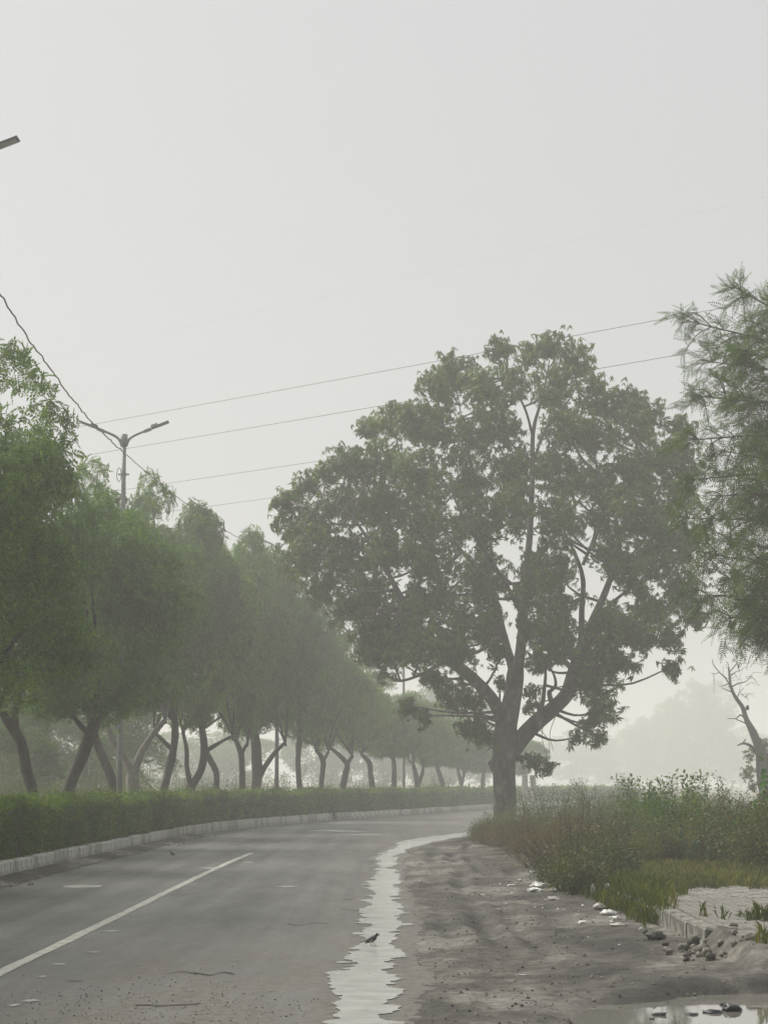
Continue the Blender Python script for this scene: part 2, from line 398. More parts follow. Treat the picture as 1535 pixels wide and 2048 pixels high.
# muddy shoulder: real relief with ruts, a puddle basin and a ragged edge over the asphalt
RUTS = [(.80, .10, .03), (1.22, .11, .065), (1.52, .09, .055), (2.05, .13, .05)]
def d_h(x, y):
    q = x - Rr(y)
    z = -.05 + .075 * float(sm(-.15, .75, q)) + .06 * float(sm(1.2, 2.7, q))
    z += .018 * nz(x * .9, y * .35) + .010 * nz(x * 2.7, y * 1.2, 4) + .013 * nz(x * 7, y * 5, 9) + .010 * nz(x * 15, y * 11, 3)
    w = .14 * math.sin(y * .17) + .16 * nz(y * .12, 3.3) + max(0, (24 - y)) * .006
    for c, s, dd in RUTS:
        e = (q - c - w) / s
        if abs(e) < 3:
            a_ = max(0, min(1, .35 + 1.3 * nz(y * .23, c * 7.7)))
            z -= dd * a_ * math.exp(-e * e) * (1 + .3 * math.sin(y * 2 * math.pi / .19 + e * 2))
            z += dd * a_ * .3 * math.exp(-(abs(e) - 1.7) ** 2 * 2.5)
    z += .15 * float(sm(17.2, 18.5, y) * sm(2.72, 2.92, x) * sm(20.2, 19.6, y + max(0, (x - 3.0)) * -9) * sm(30, 26, y))
    # puddle basin at the near right
    b = math.hypot((x - 3.75) / 2.45, (y - 14.3) / 2.75) + .10 * nz(x * 1.3, y * 1.1, 2)
    z -= .20 * float(sm(1.16, .90, b))
    return z
def wet(x, y):                         # damp, packed mud: in the tracks, round the puddle, beside the wet streak
    q = x - Rr(y); w = .14 * math.sin(y * .17) + .16 * nz(y * .12, 3.3) + max(0, (24 - y)) * .006; v = 0
    for c, s, dd in RUTS:
        e = (q - c - w) / (s * 1.5)
        if abs(e) < 3: v = max(v, max(0, min(1, .35 + 1.3 * nz(y * .23, c * 7.7))) * math.exp(-e * e))
    b = math.hypot((x - 3.75) / 2.45, (y - 14.3) / 2.75)
    v = max(v, float(sm(1.45, 1.05, b)) * .9, float(sm(.75, .2, q + .25 * nz(x * 2, y * .8))) * .5)
    return v * (.65 + .7 * max(-.4, nz(x * 4, y * 2.5, 6)))
sx_ = np.concatenate([np.arange(-.2, 3.6, .05), np.arange(3.6, 9, .2)]); sy_ = np.concatenate([np.arange(6, 12.5, .3), np.arange(12.5, 34, .045), np.arange(34, 60, .15), np.arange(60, 120, .6)])
SXq, SYq = np.meshgrid(sx_, sy_)
SX = SXq + Rr(sy_)[:, None]
SZ = np.array([[d_h(x, y) for x in row] for row, y in zip(SX, sy_)])
V = np.stack([SX, SYq, SZ], -1).reshape(-1, 3); nn = len(sx_)
i, j = np.meshgrid(np.arange(len(sy_) - 1), np.arange(nn - 1), indexing='ij'); a = (i * nn + j).ravel()
dme = mesh_np('dirt_shoulder', V, np.stack([a, a + 1, a + nn + 1, a + nn], 1))
at_ = dme.attributes.new('wet', 'FLOAT', 'POINT'); at_.data.foreach_set('value', np.array([wet(p[0], p[1]) for p in V], np.float32))
tag(link('dirt_shoulder', dme, M['dirt']), kind='structure')
# strip of washed soil along the left kerb
strip_l = strip('gutter_soil', np.arange(18, 66, .12), lambda y: K(y) + .0, lambda y: K(y) + .45 + .16 * nz(y * .8, 5) + .08 * nz(y * 4, 2),
                lambda x, y: .006 + .07 * float(sm(.5, 0, x - K(y))) + .008 * nz(x * 9, y * 6), M['dirt'], nx=5)
tag(strip_l, kind='structure')

# standing water: the puddle fills its basin, the wet streak lies along the road edge
link_w = tag(link('water', mesh_np('water', np.array([[1.2, 12.2, -.018], [8, 12.2, -.018], [8, 17.2, -.018], [1.2, 17.2, -.018]]), np.array([[0, 1, 2, 3]])), M['puddle']), kind='structure')
def wid(y): return .20 + .07 * nz(y * .25, 8) + .30 * float(sm(52, 62, y))
def streak():                          # fine cells kept where the shallow hollow holds water: ragged shore and islands
    out = MB()
    for y0, y1, dx, dy in ((9, 16, .012, .035), (16, 25, .016, .06), (25, 42, .028, .14), (42, 96, .06, .4)):
        yv = np.arange(y0, y1, dy); xv = np.arange(-.85, .85, dx)
        for y in yv:
            w = wid(y); c = .06 * nz(y * .5, 2.2); R0 = Rr(y)
            e = np.array([nz(x * 1.6, y * .5, 1) * .15 + nz(x * 3.4, y * 1.4, 5) * .14 + nz(x * 5, y * 4.0, 7) * .10 + nz(x * 9, y * 8, 2) * .04 for x in xv])
            k = (w - np.abs(xv - c) + e) > 0
            j = np.flatnonzero(np.diff(np.concatenate([[0], k.astype(int), [0]])))
            for a_, b_ in zip(j[::2], j[1::2]):
                xa, xb = R0 + xv[a_], R0 + xv[a_] + (b_ - a_) * dx
                out.add([[xa, y, .006], [xb, y, .006], [xb, y + dy, .006], [xa, y + dy, .006]], [[0, 1, 2, 3]])
    return out.mesh('water')
tag(link('water', streak(), M['film']), kind='structure')
# thin wet films on the tarmac
def film(u, v, wpx, hpx):
    c = gnd(u, v, .005); k = c[1] / FPX; rx = wpx / 2 * k; ry = max(.08, abs(gnd(u, v - hpx / 2)[1] - gnd(u, v + hpx / 2)[1]) / 2)
    P = []
    for t in np.linspace(0, 2 * math.pi, 28, endpoint=False):
        r = 1 + .5 * nz(math.cos(t) * 1.7 + u, math.sin(t) * 1.7 + v)
        P.append([c[0] + rx * r * math.cos(t), c[1] + ry * r * math.sin(t), .005])
    V = np.vstack([P, c]); n = len(P); a_ = np.arange(n)
    return link('wet_patch', mesh_np('wet_patch', V, np.stack([a_, (a_ + 1) % n, np.full(n, n)], 1)), M['film'], road)
for u, v, w, h in ((165, 1773, 90, 6), (420, 1736, 44, 2.5), (222, 1862, 42, 3), (187, 1904, 30, 3), (117, 1928, 28, 3), (60, 2001, 34, 3), (85, 1953, 16, 2),
                   (660, 1661, 90, 2.5), (720, 1669, 100, 2.0), (700, 1663, 60, 2), (575, 1773, 40, 2), (265, 1832, 26, 2), (498, 1725, 22, 2), (30, 2010, 18, 2)):
    film(u, v, w, h)

# ------------------------------------------------------------------ left kerb: single limewashed stones
kerb = empty('kerb', (0, 0, 0)); tag(kerb, kind='structure')
def kerb_run(y0, y1, L):
    y = y0; out = []
    while y < y1:
        x = K(y); dx = (K(y + .2) - K(y - .2)) / .4; L2 = L * random.uniform(.92, 1.06)
        dy = L2 / math.hypot(1, dx); out.append((y, dy)); y += dy
    return out
kb = [bevbox((0, 0, 0), (.16, 1, .30), .025) for _ in range(1)][0]
kmesh = [mesh_np('kerb_stone', kb[0], kb[1], False) for _ in range(2)]
kmesh[0].materials.append(M['kerb']); kmesh[1].materials.append(M['kerb2'])
gapY = gnd(675, 1640)[1]
for (y, dy) in kerb_run(15, 92, .52) + kerb_run(92, 190, .9):
    if abs(y + dy / 2 - gapY) < .8: continue
    ya, yb = y, y + dy; p, q = np.array([K(ya), ya]), np.array([K(yb), yb]); c = (p + q) / 2; d = q - p
    link('kerb_stone', kmesh[0 if random.random() < .65 else 1], None, kerb, (c[0] - .08 + random.uniform(-.008, .008), c[1], .135 + random.uniform(-.012, .01)),
         (random.uniform(-.02, .02), random.uniform(-.03, .03), -math.atan2(d[0], d[1])), (1, np.linalg.norm(d) - .018, 1))

# ------------------------------------------------------------------ footpath with its pavers and kerb
foot = empty('footpath', (PATH_X, 18, 0)); tag(foot, kind='structure')
def fpart(name, me, m, loc, rot=None, scale=None):
    return link(name, me, m, foot, (loc[0] - PATH_X, loc[1] - 18, loc[2]), rot, scale)
V, Q = box((0, 0, 0), (3.3, 9.4, .24)); bedm = mesh_np('bedding', V, Q, False)
fpart('bedding', bedm, M['paver_bed'], (PATH_X + .17 + 1.65, 23.45, .103))
V, Q = bevbox((0, 0, 0), (.087, .184, .06), .008); pvm = mesh_np('paver', V, Q, False); pvm.materials.append(M['paver'])
rest = MB(); cnt = 0
rows = []
yy = 18.55; r_ = 0
while yy < 28.0:
    for c in range(32):
        x = PATH_X + .23 + c * .1; y = yy + (.1 if c % 2 else 0)
        edge = 18.75 + .25 * nz(x * 2, 4.4) + max(0, .5 - (x - PATH_X)) * .8
        if y < edge: continue
        rows.append((x, y))
    yy += .2
rows.sort(key=lambda p: p[1] + (100 if p[0] / p[1] > .172 else 0))
for k_, (x, y) in enumerate(rows):
    z = .226 + random.uniform(-.005, .005) + .007 * nz(x * 2, y * 1.3)
    if k_ < 290: fpart('paver', pvm, None, (x, y, z), (random.uniform(-.02, .02), random.uniform(-.02, .02), random.uniform(-.03, .03)))
    else:
        V, Q = bevbox((x - PATH_X, y - 18, z), (.087, .184, .06), .008); rest.add(V, Q)
tag(link('paving_stones', rest.mesh('paving_stones', False), M['paver'], foot), kind='stuff')
V, Q = bevbox((0, 0, 0), (.15, .58, .30), .02); fkm = mesh_np('kerb_stone', V, Q, False); fkm.materials.append(M['concrete'])
for k_ in range(15):
    fpart('kerb_stone', fkm, None, (PATH_X + .075 + random.uniform(-.008, .008), 20.25 + k_ * .6, .108 + random.uniform(-.006, .006)), (0, random.uniform(-.02, .02), random.uniform(-.012, .012)))

# ------------------------------------------------------------------ leaf templates
def qleaf(L, W, base, ang, lift=0., fold=.0):
    """one pointed leaf (a kite quad) in template space"""
    ca, sa = math.cos(ang), math.sin(ang)
    p = np.array([[0, 0, 0], [W / 2, L * .45, fold], [0, L, lift], [-W / 2, L * .45, fold]])
    x = p[:, 0] * ca + p[:, 1] * sa; y = -p[:, 0] * sa + p[:, 1] * ca
    return np.stack([x, y, p[:, 2]], 1) + base
def frond(L, pairs, ll, lw, droop, spread=1.05):
    V = []
    for i in range(pairs):
        t = (i + .6) / pairs; y = L * t; z = -droop * y * y
        k = 1 - .35 * abs(t - .45) * 2
        for s in (-1, 1):
            V.append(qleaf(ll * k, lw, np.array([0, y, z]), s * spread * random.uniform(.85, 1.1), -.35 * ll * k, 0.006))
    V.append(qleaf(ll, lw, np.array([0, L, -droop * L * L]), 0, -.5 * ll))
    V = np.concatenate(V); return V, np.arange(len(V)).reshape(-1, 4)
NEEM, NEEMQ = frond(.22, 5, .085, .038, 2.4)
ACA, ACAQ = frond(.25, 7, .075, .019, .8, 1.2)
def rosette(n, L, W):
    V = []
    for i in range(n):
        a_ = i * 2.4; d = random.uniform(.75, 1.15)
        p = qleaf(L * d, W * d, np.array([0, .0, 0]), a_, 0)
        r = np.hypot(p[:, 0], p[:, 1]); p[:, 2] = -1.1 * r * random.uniform(.5, 1.3) + .12 * L * (i % 3)
        V.append(p)
    V = np.concatenate(V); return V, np.arange(len(V)).reshape(-1, 4)
ROS, ROSQ = rosette(7, .18, .062)
SIMP = qleaf(1, .5, np.zeros(3), 0, -.15, .06); SIMPQ = np.array([[0, 1, 2, 3]])
NARR = qleaf(1, .22, np.zeros(3), 0, -.1, .03)

# ------------------------------------------------------------------ neem crowns (three shapes) and row trees
def neem_crown(seed, n_cl, per):
    global rng
    rng = np.random.default_rng(seed)
    P, Fw, S, Hn = [], [], [], []
    d = sph(n_cl); d[:, 2] = d[:, 2] * .95 + .05
    outer = np.arange(n_cl) < n_cl * .74
    rad = np.where(outer, rng.uniform(.86, 1.0, n_cl), rng.uniform(.4, .66, n_cl))
    wob = np.array([1 + .36 * nz(*(x * 1.9 + seed)) for x in d])
    C = d * (rad * wob)[:, None] * np.array([2.25, 2.25, 2.95])
    C[:, 2] = np.where(C[:, 2] < -2.0, -2.0 + (C[:, 2] + 2.0) * .4, C[:, 2])
    for c, o_ in zip(C, outer):        # each clump is a dome shingled with arching fronds
        r = rng.uniform(.34, .74) if o_ else rng.uniform(.6, .9); m = int(per * (r / .5) ** 2 * rng.uniform(.85, 1.15) * (1 if o_ else .7))
        out = unit(c * [1, 1, .6] + 1e-3)
        q = unit(sph(m) + out * .5 + [0, 0, .35])
        shell = rng.random(m) < .85
        rr = r * np.where(shell, rng.uniform(.82, 1.0, m), rng.uniform(.2, .75, m)) * (1 + .12 * rng.normal(size=m) * shell)
        P.append(c + q * rr[:, None] * [1, 1, .85])
        dn = np.array([0, 0, -1.0]); tg = dn - q * (q @ dn)[:, None] + out * .35
        rt = rng.normal(0, 1, (m, 3)); rt = unit(rt - q * (rt * q).sum(1, keepdims=True)); Fw.append(tg * .22 + rt * .75 + q * .35 + rng.normal(0, .2, (m, 3))); Hn.append(q + [0, 0, .25] + rng.normal(0, .32, (m, 3))); S.append(rng.uniform(.65, 1.2, m))
    V, Q = scatter(NEEM, NEEMQ, np.concatenate(P), np.concatenate(Fw), np.concatenate(S), hint=unit(np.concatenate(Hn)))
    V[:, 2] = (V[:, 2] - V[:, 2].min()) / (V[:, 2].max() - V[:, 2].min()) * 6.2 - 3.1
    me = mesh_np('crown', V, Q); me.materials.append(M['neem'])
    return me, C
CROWNS = [neem_crown(11, 84, 96), neem_crown(23, 78, 98), neem_crown(37, 80, 96), neem_crown(53, 86, 94)]

def px_path(pts, D, dy=0):             # (u, v, width px) -> points and radii
    P = np.array([at(u, v, D + dy * i) for i, (u, v, w) in enumerate(pts)]); R = np.array([w / 2 * D / FPX for u, v, w in pts])
    return P, R
def row_tree(D, stems, crown, proto, label, rz, group='neem trees in a row behind the hedge', barkm='bark_row', name='neem_tree', px=True):
    """stems: list of pixel paths starting above the hedge; the first begins at the ground"""
    uc, hw, vt, vb = crown; vt -= 38 * 50 / max(50, D)
    base_u = stems[0][0][0]
    B = gnd(base_u, HOR + FPX * (EYE - .14) / D); B = at(base_u, HOR + FPX * (EYE - .13) / D, D)
    t = empty(name, B, 0, label, 'tree', group)
    cc = at(uc, (vt + vb) / 2, D); k = D / FPX
    hz = (vb - vt) / 2 * k; hx = hw * k
    me, C = CROWNS[proto]
    mb = MB(); tips = []
    for si, s in enumerate(stems):
        P, R = px_path(s, D)
        if si == 0:
            P = np.vstack([B + [0, 0, -.15], B + [0, 0, .25], P]); R = np.concatenate([[R[0] * 1.5, R[0] * 1.18], R])
        S4 = spline(np.column_stack([P, R]), 5 * len(P))
        mb.add(*tube(S4[:, :3], S4[:, 3], 9, .22, D + si)); tips.append((P[-1], R[-1]))
    scl = np.array([hx / 2.55, hx / 2.55, hz / 3.1]); c_, s_ = math.cos(rz), math.sin(rz)
    Cw = (C * scl) @ np.array([[c_, s_, 0], [-s_, c_, 0], [0, 0, 1]]) + cc
    for (p, r) in tips:                # limbs into the crown
        near = Cw[np.argsort(np.linalg.norm(Cw - p, axis=1) + rng.uniform(0, 1.5, len(Cw)))[:4]]
        for kk in range(4):
            e = near[kk] if kk < 2 else Cw[rng.integers(len(Cw))]
            mid = (p + e) / 2 + np.array([0, 0, .25]) + rng.normal(0, .15, 3)
            S4 = spline(np.column_stack([np.array([p - (e - p) * .02, mid, e]), [r * .75, r * .45, .02]]), 9)
            mb.add(*tube(S4[:, :3], S4[:, 3], 6, .15, kk))
    me_t = mb.mesh('trunk'); me_t.transform(__import__('mathutils').Matrix.Translation(Vector(-B)))
    link('trunk', me_t, M[barkm], t)
    link('crown', me, None, t, cc - B, (0, 0, rz), scl)
    return t

def row_D(u, off):                     # depth where the sight line of column u meets the tree line behind the hedge
    ys_ = np.arange(25, 200, .1); return float(ys_[np.argmin(np.abs((u - CX) / FPX * ys_ - (K(ys_) - off)))])
ROW = [
 (-105, 2.0, [[(-105, 1590, 30), (-100, 1500, 27), (-70, 1420, 24)]], (-100, 285, 690, 1440), 0, 'nearest neem tree, tall crown at the left edge with its trunk out of frame'),
 (68, 1.7, [[(68, 1598, 22), (52, 1530, 22), (40, 1480, 21), (14, 1440, 18), (-5, 1405, 14)], [(36, 1475, 15), (30, 1430, 13), (40, 1390, 10)]], (15, 170, 880, 1445), 1, 'neem tree with the leftmost visible trunk, leaning left behind the hedge'),
 (135, 1.7, [[(135, 1598, 24), (145, 1560, 23), (165, 1510, 23), (185, 1455, 25), (195, 1410, 18)], [(178, 1470, 13), (160, 1450, 10), (145, 1430, 8)]], (190, 178, 935, 1465), 2, 'neem tree whose thick trunk leans right, second trunk from the left'),
 (232, 1.8, [[(232, 1592, 18), (218, 1545, 18), (195, 1490, 17), (180, 1440, 13)]], (215, 140, 980, 1450), 0, 'neem tree whose dark trunk leans left, just left of the pale forked trunk'),
 (268, 1.7, [[(268, 1598, 27), (264, 1560, 25), (262, 1545, 20), (245, 1510, 13), (222, 1475, 11), (212, 1430, 8)], [(266, 1550, 18), (280, 1510, 15), (305, 1470, 13), (330, 1440, 9)]], (285, 120, 960, 1440), 1, 'neem tree with a pale grey trunk forking in a wide V beside the lamp post'),
 (326, 1.9, [[(326, 1592, 16), (336, 1545, 16), (348, 1490, 15), (350, 1445, 13)], [(344, 1500, 9), (325, 1480, 8), (308, 1465, 6)]], (345, 130, 985, 1460), 2, 'neem tree with a slim trunk just right of the pale forked trunk'),
 (374, 1.9, [[(374, 1592, 17), (385, 1570, 17), (402, 1540, 16), (408, 1500, 15), (404, 1450, 11)], [(381, 1574, 10), (374, 1535, 10), (373, 1500, 9), (366, 1465, 7)], [(408, 1505, 9), (440, 1485, 7), (465, 1472, 5)]], (400, 110, 1040, 1475), 0, 'neem tree forking low into a straight stem and a curved stem'),
 (431, 1.8, [[(431, 1588, 13), (433, 1550, 13), (420, 1520, 12), (408, 1495, 11), (402, 1460, 9)]], (448, 100, 1070, 1475), 1, 'neem tree whose slender trunk kinks sharply to the left'),
 (484, 1.7, [[(484, 1590, 13), (484, 1540, 12), (482, 1508, 12), (472, 1482, 8)], [(483, 1508, 8), (495, 1485, 6)]], (500, 90, 1090, 1490), 2, 'neem tree with a thin upright trunk ending in a small Y'),
 (510, 1.7, [[(510, 1592, 21), (514, 1555, 19), (512, 1500, 20), (508, 1460, 16)], [(516, 1560, 11), (532, 1530, 11), (550, 1505, 9), (570, 1485, 6)]], (540, 100, 1110, 1490), 0, 'neem tree with a stout trunk throwing one limb to the right'),
 (600, 1.6, [[(600, 1588, 12), (596, 1540, 11), (597, 1495, 11), (600, 1460, 9)]], (585, 92, 1160, 1495), 1, 'neem tree with a plain straight trunk right of the second lamp post'),
 (641, 1.6, [[(641, 1586, 11), (645, 1545, 11), (645, 1520, 11), (632, 1500, 7)], [(645, 1524, 8), (656, 1504, 6)]], (625, 85, 1210, 1500), 2, 'neem tree with a short fork, three trunks left of the far post'),
 (684, 1.6, [[(684, 1582, 13), (690, 1548, 12), (693, 1528, 11), (672, 1505, 8), (655, 1493, 5)], [(692, 1532, 9), (704, 1512, 7)]], (668, 80, 1270, 1508), 0, 'neem tree with a V shaped trunk, two trunks left of the far post'),
 (745, 1.6, [[(745, 1580, 12), (741, 1550, 11), (738, 1525, 11), (722, 1508, 6)]], (722, 72, 1330, 1515), 1, 'neem tree with a short thick trunk left of the far post'),
 (788, 1.6, [[(788, 1578, 11), (788, 1545, 10), (787, 1520, 9)]], (778, 68, 1375, 1522), 2, 'small hazy neem tree standing directly left of the far post'),
 (834, 1.6, [[(834, 1576, 12), (832, 1555, 11), (826, 1530, 8)], [(836, 1572, 7), (842, 1555, 7), (846, 1535, 6)]], (832, 66, 1395, 1530), 0, 'small hazy neem tree with a V trunk right of the far post'),
 (884, 1.6, [[(884, 1572, 10), (880, 1555, 9), (874, 1535, 8)]], (884, 62, 1425, 1540), 1, 'faint neem tree with a trunk leaning left near the end of the row'),
 (922, 1.6, [[(922, 1570, 9), (919, 1555, 8), (915, 1540, 6)], [(923, 1568, 6), (927, 1550, 6)]], (925, 58, 1450, 1545), 2, 'faint neem tree with a V trunk, last clear one before the big tree'),
 (965, 1.6, [[(965, 1568, 9), (966, 1550, 8)]], (968, 55, 1470, 1550), 0, 'very faint neem tree just left of the big trunk'),
 (1046, 1.6, [[(1046, 1566, 7), (1046, 1552, 6)]], (1046, 50, 1490, 1555), 1, 'very faint neem tree in fog just right of the big trunk'),
]
for k_, (u, off, st, cr, pr, lab) in enumerate(ROW):
    row_tree(row_D(u, off), st, cr, (pr + k_ // 3) % 4, lab, k_ * 1.7 + .4, barkm='bark_pale' if 'pale grey' in lab else 'bark_row')

for k_, (x, D, zt) in enumerate(((-8.0, 33.5, 9.2), (-7.9, 27.5, 9.6), (-8.1, 21.5, 9.0), (-7.9, 15.5, 9.4), (-8.0, 9.5, 9.2), (-8.1, 3.0, 9.3))):  # unseen nearer part of the row, added to shade the near fog
    u0 = CX + x / D * FPX; f = lambda z: HOR - (z - EYE) / D * FPX
    row_tree(D, [[(u0, f(1.0), .30 / D * FPX), (u0 + .2 / D * FPX, f(2.2), .27 / D * FPX), (u0 - .1 / D * FPX, f(3.4), .22 / D * FPX)]], (u0, 2.5 / D * FPX, f(zt), f(2.9)), k_ % 4,
             'neem tree of the same row standing nearer than the picture shows', k_ * 2.3, 'neem trees of the row before the left edge')

# ------------------------------------------------------------------ hedge
rng = np.random.default_rng(5)
hedge = empty('hedge', (K(40) - .7, 40, .1), 0, 'long clipped green hedge running behind the white kerb under the trees', 'hedge')
hb = np.array(hedge.location)
def hprof(y):                          # height and half depth wander along the hedge
    return 1.15 + .11 * nz(y * .25, 1.1) + .08 * nz(y * .9, 4.1), .42
core = MB(); ys = np.concatenate([np.arange(14, 60, .8), np.arange(60, 200, 1.5)])
for s in range(len(ys) - 1):
    ya, yb = ys[s], ys[s + 1]; V = []
    for y in (ya, yb):
        h, w = hprof(y); xc = K(y) - .72
        V += [[xc - w + .06, y, .05], [xc + w - .08, y, .05], [xc + w - .08, y, h - .09], [xc - w + .06, y, h - .09]]
    core.add(V, [[0, 1, 5, 4], [1, 2, 6, 5], [2, 3, 7, 6], [3, 0, 4, 7]])
cm = core.mesh('dark_core', False)  # solid dark core added inside the leaves to stop see-through
link('dark_core', cm, M['hedge_core'], hedge, -hb)
def hedge_leaves(y0, y1, dens, L):
    n = int((y1 - y0) * 2.6 * dens); y = rng.uniform(y0, y1, n); t = rng.random(n) * 2.6
    P = np.zeros((n, 3)); N = np.zeros((n, 3))
    xs = np.interp(y, KY, KX) - .72
    hh = np.array([hprof(v)[0] for v in y])
    front = t < 1.15; top = (t >= 1.15) & (t < 2.0); back = t >= 2.0
    lump = np.array([.15 * nz(a_ * 1.1, b_ * 1.3, 2) + .09 * nz(a_ * 3.3, b_ * 3.3, 5) for a_, b_ in zip(y, t)])
    P[:, 1] = y
    P[front, 0] = xs[front] + .42; P[front, 2] = (t[front] / 1.15) * hh[front]; N[front] = [1, 0, .25]
    P[top, 0] = xs[top] + .42 - (t[top] - 1.15) / .85 * .84; P[top, 2] = hh[top]; N[top] = [0.1, 0, 1]
    P[back, 0] = xs[back] - .42; P[back, 2] = .5 + (t[back] - 2.0) / .6 * (hh[back] - .5); N[back] = [-1, 0, .3]
    # rounded shoulder
    P[:, 0] -= np.where(front, .12 * sm(.8, 1.15, t), 0); P += N * (lump - .03 + rng.normal(0, .035, n))[:, None]
    P[:, 2] = np.maximum(P[:, 2] + np.where(top & (rng.random(n) < .05), rng.uniform(.02, .22, n), 0), .1)
    return scatter(SIMP, SIMPQ, P, N * .5 + rng.normal(0, .55, (n, 3)) + [0, 0, .25], L * rng.uniform(.7, 1.3, n), roll=rng.uniform(-1.2, 1.2, n))
mb = MB()
for a_, b_, d_, l_ in ((26, 48, 1100, .058), (48, 75, 620, .075), (75, 120, 330, .10), (120, 190, 160, .14)):
    mb.add(*hedge_leaves(a_, b_, d_, l_))
link('foliage', mb.mesh('foliage'), M['hedge'], hedge, -hb)

# ------------------------------------------------------------------ the big roadside tree
BD = 68.0
Bb = at(1011, HOR + FPX * (EYE + .0) / BD, BD)
big = empty('broadleaf_tree', Bb, 0, 'huge spreading broadleaf tree with mottled trunk beside the road bend', 'tree')
mb = MB()
def limb(pts, seg=12, wob=.12, seed=0, n=7):
    P = np.array([at(u, v, BD + dz) for u, v, w, dz in pts]); R = np.array([w / 2 * BD / FPX for u, v, w, dz in pts])
    S4 = spline(np.column_stack([P, R]), n * len(pts)); mb.add(*tube(S4[:, :3], S4[:, 3], seg, wob, seed)); return S4
skel = []
skel.append(limb([(1012, 1678, 62, 0), (1011, 1655, 51, 0), (1009, 1610, 45, 0), (1008, 1560, 43, 0), (1007, 1525, 46, 0), (1010, 1490, 47, 0), (1012, 1455, 44, 0), (1020, 1420, 39, 0), (1027, 1380, 35, 0), (1030, 1350, 34, 0), (1033, 1325, 26, 0)], 18, .16, 3, 8))
mb.add(*(lambda s: (s[0], s[1], s[2]))(tube(np.array([at(1000, 1548, BD - .1), at(989, 1535, BD - .12), at(984, 1527, BD - .14), at(992, 1510, BD - .08)]), [.12, .17, .15, .06], 8, .2)))
skel.append(limb([(1030, 1355, 22, 0), (1017, 1310, 18, .2), (1004, 1260, 15, .5), (985, 1180, 12, 1), (968, 1090, 9, 1.5), (955, 990, 7, 1.8), (930, 880, 4, 2), (915, 790, 2, 2)], seed=1))
skel.append(limb([(1032, 1350, 25, 0), (1040, 1300, 21, -.3), (1046, 1240, 18, -.6), (1052, 1150, 15, -.6), (1060, 1050, 12, -.4), (1064, 950, 10, -.2), (1066, 860, 8, 0), (1085, 790, 5, 0), (1098, 720, 2, 0)], seed=2))
skel.append(limb([(1010, 1465, 30, 0), (996, 1420, 27, -.3), (972, 1385, 25, -.8), (935, 1348, 23, -1.4), (895, 1318, 20, -2), (850, 1270, 16, -2.6), (805, 1200, 12, -3), (760, 1120, 8, -3.4), (700, 1030, 5, -3.5), (640, 1000, 2, -3.5)], seed=3))
skel.append(limb([(1020, 1510, 32, 0), (1042, 1478, 33, .2), (1075, 1442, 33, .5), (1108, 1415, 31, .9), (1134, 1385, 29, 1.2), (1148, 1340, 25, 1.5), (1162, 1290, 21, 1.8), (1185, 1240, 17, 2), (1215, 1170, 13, 2.2), (1240, 1080, 9, 2.2), (1262, 980, 6, 2), (1275, 880, 2, 2)], seed=4))
skel.append(limb([(1163, 1290, 14, 1.8), (1162, 1230, 12, 1.2), (1165, 1160, 10, .6), (1150, 1110, 8, .2), (1135, 1080, 5, 0)], seed=5, seg=8))
skel.append(limb([(1165, 1130, 8, .6), (1185, 1080, 6, .4), (1190, 1050, 3, .2)], seed=6, seg=7))
skel.append(limb([(1066, 880, 6, 0), (1050, 820, 5, -.6), (1020, 760, 4, -1), (1005, 710, 2, -1)], seed=7, seg=7))
skel.append(limb([(1064, 930, 7, -.2), (1090, 860, 5, .6), (1130, 810, 4, 1.2), (1160, 760, 2, 1.6)], seed=8, seg=7))
skel.append(limb([(895, 1318, 10, -2), (850, 1345, 7, -2.4), (800, 1362, 5, -2.8), (770, 1350, 3, -3)], seed=9, seg=7))
skel.append(limb([(800, 1362, 4, -2.8), (790, 1335, 3, -2.9), (775, 1320, 2, -3)], seed=10, seg=6))
skel.append(limb([(1185, 1240, 9, 2), (1230, 1200, 7, 1.5), (1280, 1160, 5, 1.0), (1330, 1120, 3, .6)], seed=11, seg=7))
skel.append(limb([(1150, 1335, 10, 1.5), (1200, 1290, 7, 2.6), (1260, 1250, 5, 3.2), (1320, 1240, 3, 3.4)], seed=12, seg=7))
skel.append(limb([(1102, 1405, 11, .9), (1098, 1385, 9, .5), (1110, 1372, 7, .3), (1107, 1350, 5, .2), (1095, 1330, 3, 0)], seed=13, seg=7))
skel.append(limb([(1080, 1425, 9, .5), (1086, 1395, 8, .2), (1090, 1350, 6, -.2), (1090, 1310, 4, -.6)], seed=14, seg=7))
skel.append(limb([(1052, 1165, 9, -.6), (1100, 1080, 7, -1.6), (1150, 1010, 5, -2.4), (1200, 950, 3, -2.8)], seed=15, seg=7))
skel.append(limb([(985, 1180, 8, 1), (930, 1110, 6, 2.4), (880, 1050, 4, 3.2), (820, 980, 2, 3.6)], seed=16, seg=7))
skel.append(limb([(1046, 1235, 10, -.6), (1000, 1150, 8, -2.4), (940, 1060, 6, -3.8), (900, 980, 3, -4.4)], seed=17, seg=7))
skel.append(limb([(1215, 1170, 8, 2.2), (1270, 1100, 6, 3.2), (1330, 1020, 4, 3.8), (1365, 950, 2, 4)], seed=18, seg=7))
skel.append(limb([(1180, 1100, 8, .4), (1210, 1030, 6, -1), (1260, 960, 4, -2), (1300, 880, 2, -2.4)], seed=19, seg=7))
